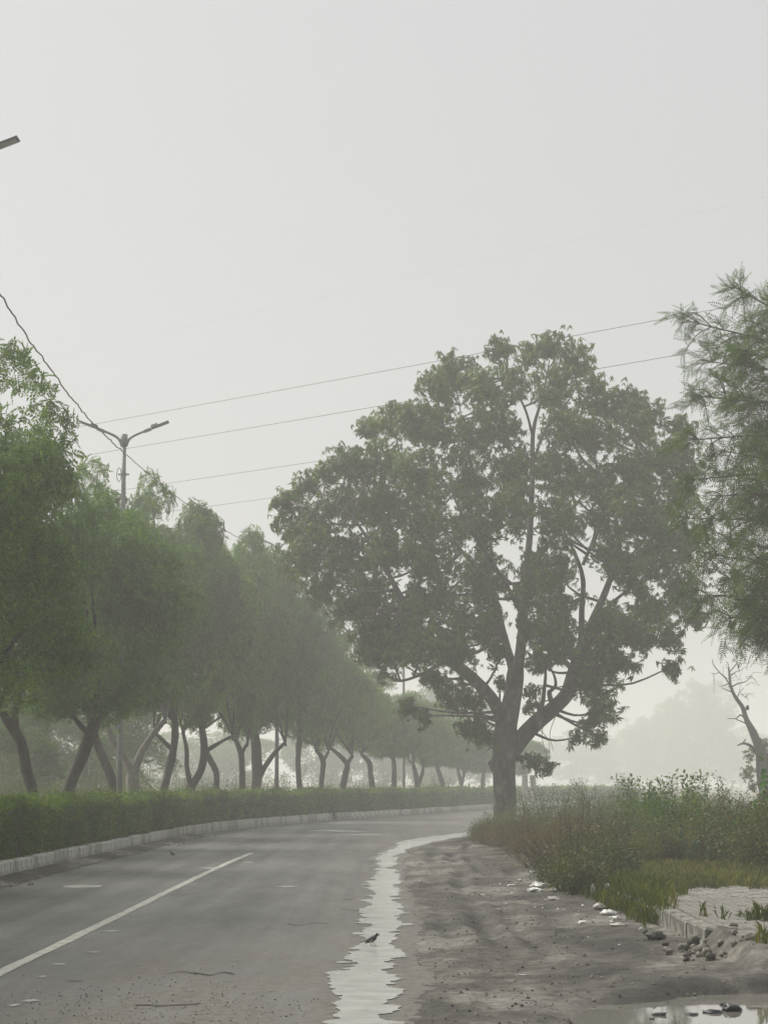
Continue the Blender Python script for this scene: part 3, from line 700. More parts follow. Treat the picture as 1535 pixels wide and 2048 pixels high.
LOBES = [(1098, 690, 36), (1060, 700, 26), (1000, 705, 32), (1150, 725, 40), (915, 735, 40), (870, 770, 44), (945, 770, 42), (1020, 770, 46), (1100, 770, 50), (1180, 790, 44),
 (1248, 795, 36), (1300, 815, 36), (1265, 850, 46), (740, 858, 34), (785, 845, 40), (830, 850, 50), (880, 850, 50), (945, 860, 50), (1000, 850, 44), (1130, 850, 50), (1190, 870, 52),
 (1320, 900, 46), (1362, 850, 32), (1375, 930, 40), (1355, 1000, 48), (605, 975, 36), (568, 1005, 30), (590, 1055, 42), (650, 950, 30), (690, 930, 42), (700, 1000, 54), (640, 1040, 46), (625, 1110, 44),
 (580, 1120, 30), (650, 1170, 44), (690, 1110, 52), (760, 930, 54), (770, 1010, 58), (840, 940, 56), (850, 1030, 60), (780, 1100, 56), (740, 1180, 56), (870, 1120, 60), (930, 960, 56), (940, 1050, 60),
 (1030, 940, 52), (1020, 1020, 56), (1110, 940, 56), (1120, 1030, 54), (1200, 960, 58), (1215, 1030, 50), (1280, 940, 56), (1290, 1030, 58), (1100, 1130, 56), (1220, 1110, 44), (1265, 1150, 46),
 (1320, 1100, 56), (1370, 1080, 44), (1350, 1170, 48), (1385, 1210, 34), (1310, 1220, 44), (1335, 1280, 32), (1345, 1330, 22), (1270, 1270, 42), (1220, 1240, 44), (1110, 1215, 56), (1060, 1170, 44),
 (960, 1150, 58), (950, 1230, 60), (860, 1210, 60), (800, 1240, 54), (740, 1250, 46), (730, 1300, 38), (780, 1310, 48), (830, 1300, 46), (880, 1280, 52), (920, 1310, 46), (870, 1350, 30),
 (900, 1390, 30), (940, 1400, 34), (962, 1440, 26), (935, 1462, 20), (965, 1472, 16), (822, 1410, 20), (838, 1424, 14), (1190, 1300, 50), (1240, 1320, 36), (1200, 1370, 40), (1170, 1350, 32), (1205, 1420, 34), (1180, 1450, 24), (1150, 1472, 12), (1200, 1470, 14),
 (1095, 1280, 46), (1080, 1330, 30), (1130, 1280, 36), (1065, 1375, 14), (1065, 1410, 12), (1000, 1360, 14), (1000, 1300, 24), (1062, 1521, 16), (1092, 1525, 14), (1060, 1250, 30), (700, 1215, 40), (985, 1250, 34)]
rng = np.random.default_rng(71)
P, Fw, S, HN = [], [], [], []
allS = np.vstack(skel[1:])
for (u, v, r) in LOBES:
    e = math.hypot((u - 1000) / 430, (v - 1060) / 400); dep = 4.6 * math.sqrt(max(0, 1 - e * e))
    offs = [rng.uniform(-1, 1) * max(dep, .5)] if r < 40 else [-dep * rng.uniform(.35, 1), dep * rng.uniform(.2, 1)]
    for dz in offs:
        c = at(u + rng.normal(0, 5), v + rng.normal(0, 5), BD + dz); rm = r * BD / FPX
        n = int(390 * rm * rm * (1.1 if len(offs) == 1 else .60)) + 14
        # leaves sit on small sprays inside the lobe
        ns = max(4, n // 7); sc_c = sph(ns) * (rng.uniform(.25, 1, ns) ** .5 * rm)[:, None] * [1, 1, .95] + c
        pick = rng.integers(0, ns, n)
        P.append(sc_c[pick] + rng.normal(0, .11 + rm * .05, (n, 3)))
        o_ = unit(P[-1] - c); Fw.append(rng.normal(0, 1, (n, 3))); HN.append(o_ * .8 + [0, 0, .55] + rng.normal(0, .35, (n, 3))); S.append(rng.uniform(.6, 1.15, n))
        # branch to the lobe and twigs to its sprays
        dd = np.linalg.norm((allS[:, :3] - c) * [1, 1, 1.0] + [0, 0, .6], axis=1) - np.minimum(allS[:, 3] * 4, .5); b = allS[np.argmin(dd)]
        d = c - b[:3]; mid = b[:3] + d * .5 + [0, 0, -.08 * np.linalg.norm(d)] + rng.normal(0, .08, 3)
        S4 = spline(np.column_stack([np.array([b[:3], mid, c]), [min(b[3], .06) * .9, .035, .018]]), 8); mb.add(*tube(S4[:, :3], S4[:, 3], 5))
        for q in sc_c[:min(6, ns)]:
            S4 = np.array([c, (c + q) / 2 + rng.normal(0, .05, 3), q]); mb.add(*tube(S4, [.016, .011, .006], 4, cap=False))
# hanging bare twigs under the right limb
for (u, v, L) in ((1112, 1428, 75), (1078, 1458, 60), (1062, 1470, 45), (1085, 1450, 70)):
    p = at(u, v, BD + .6); q = at(u + rng.uniform(-12, 22), v + L, BD + .5)
    S4 = spline(np.array([p, (p + q) / 2 + rng.normal(0, .12, 3), q]), 8); mb.add(*tube(S4, np.linspace(.012, .006, 8), 4))
for (a1, b1) in (((1100, 1400), (1040, 1418)), ((1140, 1370), (1085, 1385))):
    mb.add(*tube(np.array([at(*a1, BD + .8), at((a1[0] + b1[0]) / 2, (a1[1] + b1[1]) / 2 - 3, BD + .5), at(*b1, BD + .3)]), [.025, .016, .006], 5))
mb.add(*tube(np.array([at(1022, 1510, BD - .2), at(1060, 1515, BD - .5), at(1100, 1524, BD - .8)]), [.04, .02, .008], 5))
tm = mb.mesh('trunk')
from mathutils import Matrix
tm.transform(Matrix.Translation(Vector(-Bb))); link('trunk', tm, M['bark_big'], big)
P, Fw, S, HN = map(np.concatenate, (P, Fw, S, HN)); HN = unit(HN); Fw = Fw - HN * (Fw * HN).sum(1, keepdims=True)
V, Q = scatter(ROS, ROSQ, P, Fw, S, hint=HN)
link('crown', mesh_np('crown', V - Bb, Q), M['bigleaf'], big)
print('big tree rosettes', len(P))

# ------------------------------------------------------------------ feathery tree at the right edge
rng = np.random.default_rng(91); AD = 40.0
Ab = np.array([9.6, AD, .18])
aca = empty('acacia_tree', Ab, 0, 'feathery dark green tree leaning in from the right edge of the picture', 'tree')
mb = MB(); tr = spline(np.column_stack([[[9.6, AD, 0], [9.5, AD, 1.2], [9.2, AD + .1, 2.6], [9.1, AD, 4.0]], [.24, .19, .17, .14]]), 24)
mb.add(*tube(tr[:, :3], tr[:, 3], 12, .2, 3)); P, Fw, S = [], [], []
def aca_branch(p0, p1, r, leafy=.15, sag=.35, twigs=16, tl=.9):
    d = p1 - p0; L = np.linalg.norm(d); mid = p0 + d * .5 + np.array([0, 0, sag * L * .3])
    S4 = spline(np.column_stack([np.array([p0, mid, p1]), [r, r * .6, .008]]), 18); mb.add(*tube(S4[:, :3], S4[:, 3], 6))
    for t in np.linspace(leafy, 1, twigs):
        i_ = min(16, int(t * 17)); b = S4[i_, :3]; f = unit(S4[i_ + 1, :3] - b)
        for s in range(2):
            dr = unit(f * .7 + rng.normal(0, .55, 3) + [0, 0, -.12]); l_ = tl * rng.uniform(.45, 1.1) * (1.15 - .5 * t)
            tw = np.array([b, b + dr * l_ * .5 + [0, 0, .03], b + dr * l_ + [0, 0, -.28 * l_]]); tw = spline(tw, 9)
            mb.add(*tube(tw, np.linspace(.012, .004, 9), 4, cap=False))
            m = int(10.5 * l_ / .6) + 3; tt = rng.uniform(.12, 1, m); q = np.array([np.interp(tt, np.linspace(0, 1, 9), tw[:, c]) for c in range(3)]).T
            P.append(q + rng.normal(0, .025, (m, 3))); Fw.append(dr * .7 + rng.normal(0, .7, (m, 3)) + [0, 0, -.15]); S.append(rng.uniform(.65, 1.15, m))
for (u, v, dz) in ((1462, 570, 0), (1372, 640, -.4), (1500, 640, .6), (1400, 720, .5), (1378, 790, 0), (1450, 800, -1), (1372, 880, .8), (1440, 900, 1), (1362, 960, -.5), (1420, 990, -1.4), (1350, 1035, .2), (1440, 1080, 1.2),
                   (1385, 1100, -.8), (1440, 1160, -.2), (1395, 1190, .8), (1470, 1210, -1.2), (1440, 1290, 0), (1510, 1260, .8), (1505, 1340, -.3), (1530, 1370, .4), (1500, 900, -1.8), (1510, 1030, 1.8), (1500, 1120, -1.6), (1520, 760, 1.4),
                   (1480, 700, -1.2), (1530, 1180, 1), (1480, 980, 0), (1530, 860, 0), (1545, 620, -.5), (1535, 960, -1)):
    v = v - max(0, v - 1190) * .55
    e = at(u, v, AD + dz); zr = np.clip(e[2] - rng.uniform(.6, 1.8), 2.2, 7.6)
    p0 = np.array([9.1 + .3 * nz(zr, 1), AD + dz * .3, min(zr, 4.0 + .62 * max(0, zr - 4))])
    p0 = np.array([9.1 - .0, AD + dz * .25, zr])
    aca_branch(p0, e, .035, .25)
for s in range(16):                    # the rest of the crown, out of frame
    a_ = rng.uniform(-1.9, 1.9); r_ = rng.uniform(2.0, 3.9); z = rng.uniform(3.2, 9.6); k_ = math.sqrt(max(.15, 1 - ((z - 6.2) / 4.2) ** 2))
    aca_branch(np.array([9.15, AD, np.clip(z - 1.4, 2.4, 7.6)]), np.array([9.1 + r_ * k_ * math.cos(a_), AD + r_ * k_ * math.sin(a_), z]), .035, .3, twigs=12)
mb.add(*tube(*(lambda q: (q[:, :3], q[:, 3]))(spline(np.column_stack([[[9.1, AD, 3.9], [9.1, AD + .1, 5.5], [9.15, AD, 7.0], [9.1, AD, 8.4]], [.14, .11, .08, .03]]), 16)), 9, .15))
am = mb.mesh('trunk'); am.transform(Matrix.Translation(Vector(-Ab))); link('trunk', am, M['twig'], aca)
P, Fw, S = map(np.concatenate, (P, Fw, S)); print('acacia fronds', len(P))
V, Q = scatter(ACA, ACAQ, P, Fw, S, roll=rng.normal(0, .8, len(P)))
link('crown', mesh_np('crown', V - Ab, Q), M['acacia'], aca)

# ------------------------------------------------------------------ dead tree in the fog
rng = np.random.default_rng(17); DD = 92.0
Db = at(1532, HOR + FPX * 1.35 / DD, DD)
dead = empty('dead_tree', Db, 0, 'bare dead tree with broken crooked branches fading in fog at right', 'tree'); mb = MB()
def dl(pts, seg=8, wob=.25):
    P_ = np.array([at(u, v, DD + rng.uniform(-.15, .15)) for u, v, w in pts]); R_ = np.array([w * .42 * DD / FPX for u, v, w in pts])
    S4 = spline(np.column_stack([P_, R_]), 6 * len(pts)); mb.add(*tube(S4[:, :3], S4[:, 3], seg, wob, pts[0][0]))
dl([(1534, 1640, 34), (1531, 1600, 30), (1526, 1560, 36), (1525, 1520, 34), (1515, 1490, 22), (1505, 1465, 17), (1492, 1440, 13), (1484, 1415, 11), (1470, 1395, 9), (1461, 1375, 7), (1458, 1355, 5), (1456, 1335, 4)])
dl([(1530, 1540, 26), (1545, 1500, 22), (1560, 1450, 14), (1580, 1410, 8)])
for p in ([(1512, 1505, 9), (1500, 1492, 8), (1486, 1487, 6), (1473, 1491, 3)], [(1484, 1487, 4), (1490, 1478, 2.5)], [(1492, 1440, 5), (1480, 1430, 4), (1470, 1437, 2.5), (1453, 1437, 1.5)], [(1487, 1425, 6), (1494, 1412, 5), (1495, 1420, 4)],
          [(1500, 1455, 4), (1488, 1446, 3), (1470, 1438, 2)], [(1459, 1372, 3.5), (1450, 1357, 3), (1436, 1343, 2.5), (1425, 1328, 2), (1424, 1318, 1)], [(1437, 1345, 2), (1428, 1348, 1.5), (1420, 1346, 1)], [(1426, 1346, 1.5), (1427, 1370, 1), (1426, 1386, .7)],
          [(1458, 1365, 3), (1448, 1371, 2), (1437, 1372, 1)], [(1461, 1384, 3), (1450, 1379, 2), (1441, 1375, 1)], [(1457, 1345, 3), (1468, 1332, 2.5), (1472, 1325, 2), (1463, 1318, 1)], [(1472, 1326, 2), (1476, 1337, 1.5), (1478, 1345, .8)],
          [(1463, 1373, 3.5), (1475, 1367, 3), (1490, 1363, 2), (1503, 1352, 1)], [(1458, 1355, 2.5), (1468, 1345, 2), (1482, 1340, 1)], [(1473, 1398, 2.5), (1477, 1385, 2), (1486, 1376, 1)], [(1508, 1470, 2.5), (1512, 1460, 1.5)], [(1456, 1340, 2.5), (1455, 1328, 1.5), (1450, 1322, .8)]):
    dl(p, 6)
for s in range(26):
    b = (rng.uniform(1455, 1500), rng.uniform(1330, 1400)); a_ = rng.uniform(-2.6, .4); L = rng.uniform(10, 32)
    dl([(*b, 1.2), (b[0] + L * .5 * math.cos(a_), b[1] + L * .5 * math.sin(a_), .9), (b[0] + L * math.cos(a_ + .5), b[1] + L * math.sin(a_ + .5), .5)], 4)
dm = mb.mesh('trunk'); dm.transform(Matrix.Translation(Vector(-Db))); link('trunk', dm, M['bark_dead'], dead)
P = []
for (u, v, r, n) in ((1500, 1510, 16, 60), (1495, 1545, 18, 90), (1512, 1480, 10, 40), (1505, 1570, 12, 50), (1528, 1490, 16, 70), (1515, 1600, 14, 40), (1540, 1560, 22, 120)):
    P.append(np.array([at(u, v, DD)]) + sph(n) * (rng.random(n) ** .5 * r * DD / FPX)[:, None])
P = np.concatenate(P); V, Q = scatter(ROS * .7, ROSQ, P, rng.normal(0, 1, P.shape), rng.uniform(.6, 1, len(P)))
link('creeper', mesh_np('creeper', V - Db, Q), M['darkbush'], dead)

# ------------------------------------------------------------------ far trees in the fog (re-using the crown shapes, each with its own trunk)
def far_tree(x, D, hw, zt, zb, pr, rz, label, group):
    t = empty('far_tree', (x, D, 0), 0, label, 'tree', group); me, C = CROWNS[pr]; mb = MB()
    zc = (zt + zb) / 2
    S4 = spline(np.array([[0, 0, -.3, .35], [.1, 0, zb * .6, .26], [0, .1, zc, .15]]), 10); mb.add(*tube(S4[:, :3], S4[:, 3], 8, .2, x))
    for s in range(4):
        e = C[s * 7] * [hw / 2.55, hw / 2.55, (zt - zb) / 6.2] + [0, 0, zc]
        mb.add(*tube(spline(np.array([[0.05, 0, zb * .9], [e[0] * .4, e[1] * .4, zc * .8], e]), 8), np.linspace(.14, .03, 8), 6))
    link('trunk', mb.mesh('trunk'), M['bark_row'], t)
    link('crown', me, None, t, (0, 0, zc), (0, 0, rz), (hw / 2.55, hw / 2.55, (zt - zb) / 6.2))
for k_, (u, D, hw, zt, zb, lab) in enumerate([
    (1405, 540, 9, 27, 1.2, 'tall pale tree in the fog left of the dead tree'),
    (1330, 570, 10, 23, .8, 'pale rounded tree in the fog between the big tree and the dead tree'),
    (1250, 590, 10, 19, .6, 'lower pale tree in the fog right of the big trunk'),
    (1160, 560, 10, 15, .6, 'faint low tree in the fog behind the weeds'),
    (1475, 610, 10, 17, .5, 'faintest low tree in the fog behind the dead tree')]):
    far_tree((u - CX) / FPX * D, D, hw, zt, zb, k_ % 3, k_ * 2.1, lab, 'hazy trees beyond the field')
for k_, (x, D, hw, zt, zb, lab) in enumerate([
    (-14.2, 78, 3.2, 5.2, .2, 'grey bushy tree behind the hedge between the two leftmost trunks'),
    (-17.6, 92, 3.6, 6.2, .2, 'grey tree far behind the leftmost trunk'),
    (-12.6, 96, 3.4, 6.0, .3, 'grey tree far behind the right leaning trunk'),
    (-19.5, 112, 4.2, 7.0, .3, 'hazy tree at the left edge behind the hedge'),
    (-18.8, 240, 6.5, 8.5, .2, 'pale tree far behind the slim trunks'),
    (-4.6, 260, 7.0, 12.5, .3, 'pale tree far behind the middle of the row'),
    (6.0, 270, 7.0, 14.5, .3, 'pale tall tree rising behind the end of the row')]):
    far_tree(x, D, hw, zt, zb, (k_ + 1) % 3, k_ * 1.3, lab, 'hazy trees behind the row')

# ------------------------------------------------------------------ shrubs and weeds on the right verge
rng = np.random.default_rng(33)
def shrub_mesh(n_st, H, Rb, n_leaf, L, tmpl, quads, sprig=0, up=.35, fine=.0):
    """returns (stems, leaves): stems fan out of the base, leaves cover their upper parts"""
    st = MB(); P, Fw, S = [], [], []
    for s in range(n_st):
        a_ = rng.uniform(0, 2 * math.pi); rr = Rb * math.sqrt(rng.random()); h = H * rng.uniform(.55, 1.0) * (1 - .45 * (rr / Rb) ** 2)
        if s < sprig: h = H * rng.uniform(1.1, 1.45); rr *= .6
        e = np.array([rr * math.cos(a_), rr * math.sin(a_), h]); b = e * [.3, .3, 0] + [rng.normal(0, .05), rng.normal(0, .05), 0]
        m_ = (b + e) / 2 + np.array([e[0] * .1, e[1] * .1, h * .08])
        c = spline(np.array([b, m_, e]), 6); st.add(*tube(c, np.linspace(.010, .003, 6), 4, cap=False))
        n = int(n_leaf * rng.uniform(.6, 1.3)) if s >= sprig else int(n_leaf * .55)
        t = rng.uniform(.12 if s >= sprig else .3, 1, n) ** .8
        q = np.array([np.interp(t, np.linspace(0, 1, 6), c[:, k]) for k in range(3)]).T
        sp = .17 * Rb + fine if s >= sprig else .045
        o_ = rng.normal(0, 1, (n, 3)) * [1, 1, .8]
        P.append(q + o_ * sp); Fw.append(o_ + [0, 0, up] + rng.normal(0, .4, (n, 3))); S.append(L * rng.uniform(.6, 1.25, n))
    P, Fw, S = map(np.concatenate, (P, Fw, S)); P[:, 2] = np.abs(P[:, 2]) + .01
    V, Q = scatter(tmpl, quads, P, Fw, S, roll=rng.uniform(-1, 1, len(P)))
    return st.mesh('stems'), mesh_np('foliage', V, Q)
KINDS = {}
def kind(k, stemm, leafm, *a_, **kw):
    s, f = shrub_mesh(*a_, **kw); s.materials.append(M[stemm]); f.materials.append(M[leafm]); KINDS[k] = (s, f)
kind('dry', 'twig', 'brownbush', 60, 1.0, .95, 230, .042, NARR, SIMPQ, sprig=2, fine=.05)
kind('green', 'stalk', 'greenbush', 46, 1.0, .85, 150, .075, SIMP, SIMPQ, sprig=7)
kind('dark', 'twig', 'darkbush', 50, 1.0, .85, 170, .055, SIMP, SIMPQ, sprig=4)
kind('weed', 'stalk', 'weed', 40, 1.0, .8, 120, .06, NARR * [1.5, 1, 1], SIMPQ, sprig=9)
kind('herb', 'stalk', 'darkbush', 26, .5, .32, 60, .05, SIMP, SIMPQ, sprig=3)
kind('bright', 'stalk', 'brightplant', 30, 1.0, .6, 60, .15, SIMP, SIMPQ, sprig=4)
def gz(x, y): return max(g_h(x, y), d_h(x, y) if x - Rr(y) < 7 else -1)
def shrub(k, u, D, w, h, label, group=None, name='shrub', cat='shrub', rz=None):
    """centre column u, depth D, half width w and height h in metres"""
    x = (u - CX) / FPX * D; z = gz(x, D) - .01
    o = empty(name, (x, D, z), rng.uniform(0, 6) if rz is None else rz, label, cat, group)
    s, f = KINDS[k]; H0 = .5 if k == 'herb' else 1.0; R0 = {'dry': 1.0, 'green': .9, 'dark': .9, 'weed': .85, 'herb': .34, 'bright': .65}[k]
    for nm, me in (('stems', s), ('foliage', f)): link(nm, me, None, o, scale=(w / R0, w / R0, h / H0))
    return o
SH = [
 ('dry', 1150, 35, 1.05, 1.20, 'large brown dry feathery bush, nearest to the muddy shoulder'),
 ('dry', 1078, 39, .80, 1.00, 'brown dry bush between the nearest brown bush and the big trunk'),
 ('dry', 1222, 37.5, .75, 1.12, 'brown dry bush behind and right of the nearest brown bush'),
 ('dry', 1040, 47, .80, .95, 'small brown bush just right of the big trunk'),
 ('dry', 1000, 52, .65, .62, 'low brown bush in front of the big trunk'),
 ('dark', 972, 55, .55, .70, 'dark leafy bush at the left foot of the big trunk'),
 ('dark', 1010, 57, .80, .75, 'dark bush hiding the foot of the big trunk'),
 ('green', 1335, 39, .95, 1.30, 'green leafy bush with tall sprigs in the middle of the verge'),
 ('green', 1275, 43, .80, 1.25, 'green bush left of the tall sprigged bush'),
 ('green', 1395, 42, .70, 1.15, 'green bush right of the tall sprigged bush'),
 ('dark', 1310, 35.5, .50, .70, 'small dark shrub in front of the tall sprigged bush'),
 ('dark', 1450, 36.5, .85, 1.22, 'dark olive bush at the right behind the dry grass'),
 ('dark', 1515, 34, .80, 1.22, 'dark olive bush cut by the right edge of the picture'),
 ('dark', 1590, 33, .90, 1.30, 'dark olive bush out past the right edge'),
 ('bright', 1548, 34.6, .62, 1.45, 'bright green broad leaved plant at the right edge'),
 ('dark', 1405, 38, .6, .95, 'dark bush behind the prickly pear'),
 ('weed', 1110, 50, 1.0, 1.42, 'pale green weeds right of the big trunk'),
 ('weed', 1060, 55, 1.0, 1.30, 'pale weeds touching the right side of the big trunk'),
 ('weed', 1165, 54, 1.1, 1.42, 'pale tall weeds behind the brown bush'),
 ('weed', 1225, 58, 1.1, 1.30, 'hazy weeds behind the green bushes, left clump'),
 ('weed', 1300, 62, 1.3, 1.25, 'hazy weeds behind the green bushes, middle clump'),
 ('weed', 1380, 60, 1.2, 1.15, 'hazy weeds behind the green bushes, right clump'),
 ('weed', 1460, 56, 1.2, 1.10, 'hazy weeds in front of the dead tree'),
 ('weed', 1530, 54, 1.1, 1.20, 'hazy weeds at the right edge'),
 ('weed', 1200, 82, 2.0, 1.6, 'faint tall scrub in the fog right of the weeds'),
 ('weed', 1300, 88, 2.2, 1.7, 'faint grey scrub in the fog, centre of the right field'),
 ('weed', 1400, 92, 2.2, 1.4, 'faint grey scrub in the fog near the dead tree'),
]
for k, u, D, w, h, lab in SH: shrub(k, u, D, w, h * (.68 if k == 'weed' else .84), lab)
for u, v in ((1128, 1782), (1155, 1788), (1182, 1784), (1207, 1776), (1232, 1768), (1105, 1770)):
    p = gnd(u, v, .1); shrub('herb', u, p[1] + .3, rng.uniform(.28, .4), rng.uniform(.38, .6), 'small grey green herb at the front foot of the brown bush', 'herbs at the front of the brown bush', 'herb', 'plant')
p = gnd(1337, 2058); shrub('herb', 1342, 14.05, .06, .13, 'tiny grey weed sprouting beside the puddle', None, 'weed', 'plant')
for k_, (u, D, h) in enumerate(((975, 60, .5), (957, 62, .4), (260, 67, 1.7), (30, 46.5, 1.5), (470, 83, 1.6))):
    if k_ < 2: shrub('herb', u, D, .3, h, ('leafy weed left of the big trunk', 'smaller leafy weed at the road edge left of the big trunk')[k_], None, 'weed', 'plant')
# field scrub behind the hedge seen between the trunks
for k_ in range(16):
    u = 20 + k_ * 57 + rng.uniform(-15, 15); D = rng.uniform(88, 135) if u > 300 else rng.uniform(66, 90)
    if (u - CX) / FPX * D > K(D) - 4: D = float(KY[np.argmin(np.abs((u - CX) / FPX * KY - (K(KY) - 5)))]) if u < 640 else 150
    x = (u - CX) / FPX * D
    shrub('weed', u, D, rng.uniform(1.2, 2.2), rng.uniform(1.3, 2.0), 'pale field scrub seen between the trunks behind the hedge', 'field scrub behind the hedge', 'field_shrub', 'shrub')
# dry reeds and stakes
for u, v, L in ((1404, 1600, 40), (1368, 1590, 48), (1362, 1612, 40)):
    D = 41; b = at(u + (8 if u < 1400 else 0), v + L, D); b[2] = gz(b[0], D); e = at(u, v, D)
    tag(link('dry_reed', (lambda m: m)(MB().add(*tube(spline(np.array([b, (b + e) / 2 + [.02, 0, 0], e]), 6), np.linspace(.012, .004, 6), 5)).mesh('dry_reed')), M['reed']),
        {1404: 'upright dry stake sticking out right of the tall sprigged bush', 1368: 'tall thin dry reed leaning left above the green bush', 1362: 'shorter dry reed beside the leaning one'}[u], 'reed')
# prickly pear
c0 = at(1378, 1735, 36); c0[2] = gz(c0[0], 36)
cac = empty('prickly_pear', c0, 0, 'prickly pear cactus with flat green pads among the verge bushes', 'cactus')
def pad(dx, z, tilt, s, rz):
    V = []; n = 10
    for i_ in range(n + 1):
        t = i_ / n; w = math.sin(math.pi * min(1, t * .96 + .04)) ** .7 * (.55 + .45 * t)
        for a_ in np.linspace(0, 2 * math.pi, 10, endpoint=False): V.append([.12 * w * math.cos(a_), .026 * w * math.sin(a_), .30 * t])
    V = np.array(V) * s * .8; ct, st_ = math.cos(tilt), math.sin(tilt); V = np.stack([V[:, 0] * ct + V[:, 2] * st_, V[:, 1], -V[:, 0] * st_ + V[:, 2] * ct], 1)
    c_, s_ = math.cos(rz), math.sin(rz); V = np.stack([V[:, 0] * c_ - V[:, 1] * s_, V[:, 0] * s_ + V[:, 1] * c_, V[:, 2]], 1) + [dx, 0, z]
    j = np.arange(10); k = (j + 1) % 10; Q = np.concatenate([np.stack([i_ * 10 + j, i_ * 10 + k, i_ * 10 + 10 + k, i_ * 10 + 10 + j], 1) for i_ in range(n)])
    link('pad', mesh_np('pad', V, Q), M['cactus'], cac)
for a_ in ((0, 0, .1, 1.1, .2), (-.05, .22, -.35, 1.1, -.2), (.06, .23, .4, .9, .5), (.2, 0, .5, .9, -.4), (-.2, 0, -.5, .85, .3), (.29, .17, .3, .7, .1), (-.13, .42, .1, .7, .2)): pad(*a_)

# ------------------------------------------------------------------ grass
def tuft(n, H, spread):
    V = []
    for i_ in range(n):
        a_ = random.uniform(0, 2 * math.pi); h = H * random.uniform(.5, 1.1); l_ = spread * random.uniform(.2, 1); w = .006 * random.uniform(.7, 1.3)
        bx, by = random.gauss(0, .03), random.gauss(0, .03); c_, s_ = math.cos(a_), math.sin(a_)
        V.append(np.array([[bx - s_ * w, by + c_ * w, 0], [bx + s_ * w, by - c_ * w, 0], [bx + c_ * l_ * .45 + s_ * w * .7, by + s_ * l_ * .45 - c_ * w * .7, h * .75], [bx + c_ * l_, by + s_ * l_, h]]))
    V = np.concatenate(V); return V, np.arange(len(V)).reshape(-1, 4)
def grass(name, pts, H, m, lab=None):
    T, TQ = tuft(9, H, H * .7); n = len(pts); a_ = rng.uniform(0, 6.28, n)
    V, Q = scatter(T, TQ, pts, np.stack([np.cos(a_), np.sin(a_), np.zeros(n)], 1), rng.uniform(.55, 1.3, n))
    return tag(link(name, mesh_np(name, V, Q), M[m]), lab, 'grass', kind='stuff')
def patch(n, f):                       # random points kept where f(x,y) says so
    out = []
    while len(out) < n:
        x, y = rng.uniform(1.5, 9), rng.uniform(17, 60); 
        if rng.random() < f(x, y): out.append((x, y, max(gz(x, y), PATH_Z if (PATH_X < x < 6 and 18.9 < y < 28) else -1) - .005))
    return np.array(out)
def f_dry(x, y):
    q = x - Rr(y); b = 27.0 + .9 * nz(x * .8, 3) + max(0, x - 4.3) * -1.4
    if y < b or y > 41 or q < 2.95 + .12 * nz(x * 3, y): return 0
    return .9 * sm(0, .8, y - b) * (.55 + .6 * nz(x * 1.2, y * .6))
pd = patch(5200, f_dry); grass('dry_grass', pd, .17, 'grass', 'yellow green grass covering the verge behind the paved footpath')
def f_edge(x, y):                      # lush clumps by the kerb of the footpath and round the paving
    a1 = math.exp(-((x - 2.74) / .13) ** 2) * sm(22.6, 24.5, y) * sm(30, 28, y) * .8
    a2 = math.exp(-((x - 4.05) / .55) ** 2 - ((y - 21.3) / .35) ** 2) * .8
    a3 = math.exp(-((y - 18.55 + (x - 3.1) * .1) / .33) ** 2) * sm(2.95, 3.25, x) * sm(6.5, 5, x)
    a4 = math.exp(-((x - 2.95) / .25) ** 2) * sm(25.2, 26.4, y) * sm(31, 29, y)
    return min(1, a1 + a2 + a3 * .9 + a4) * (.5 + .7 * max(0, nz(x * 3, y * 2) + .5))
pe = patch(1300, f_edge); grass('lush_grass', pe, .15, 'lushgrass', 'green grass tufts along the footpath kerb and on the broken paving')
def f_far(x, y): return (1 if x - Rr(y) > 2.9 and y > 36 else 0) * .5
pf = patch(2600, f_far); grass('tall_grass', pf, .42, 'grass', 'taller yellow grass among the verge bushes')

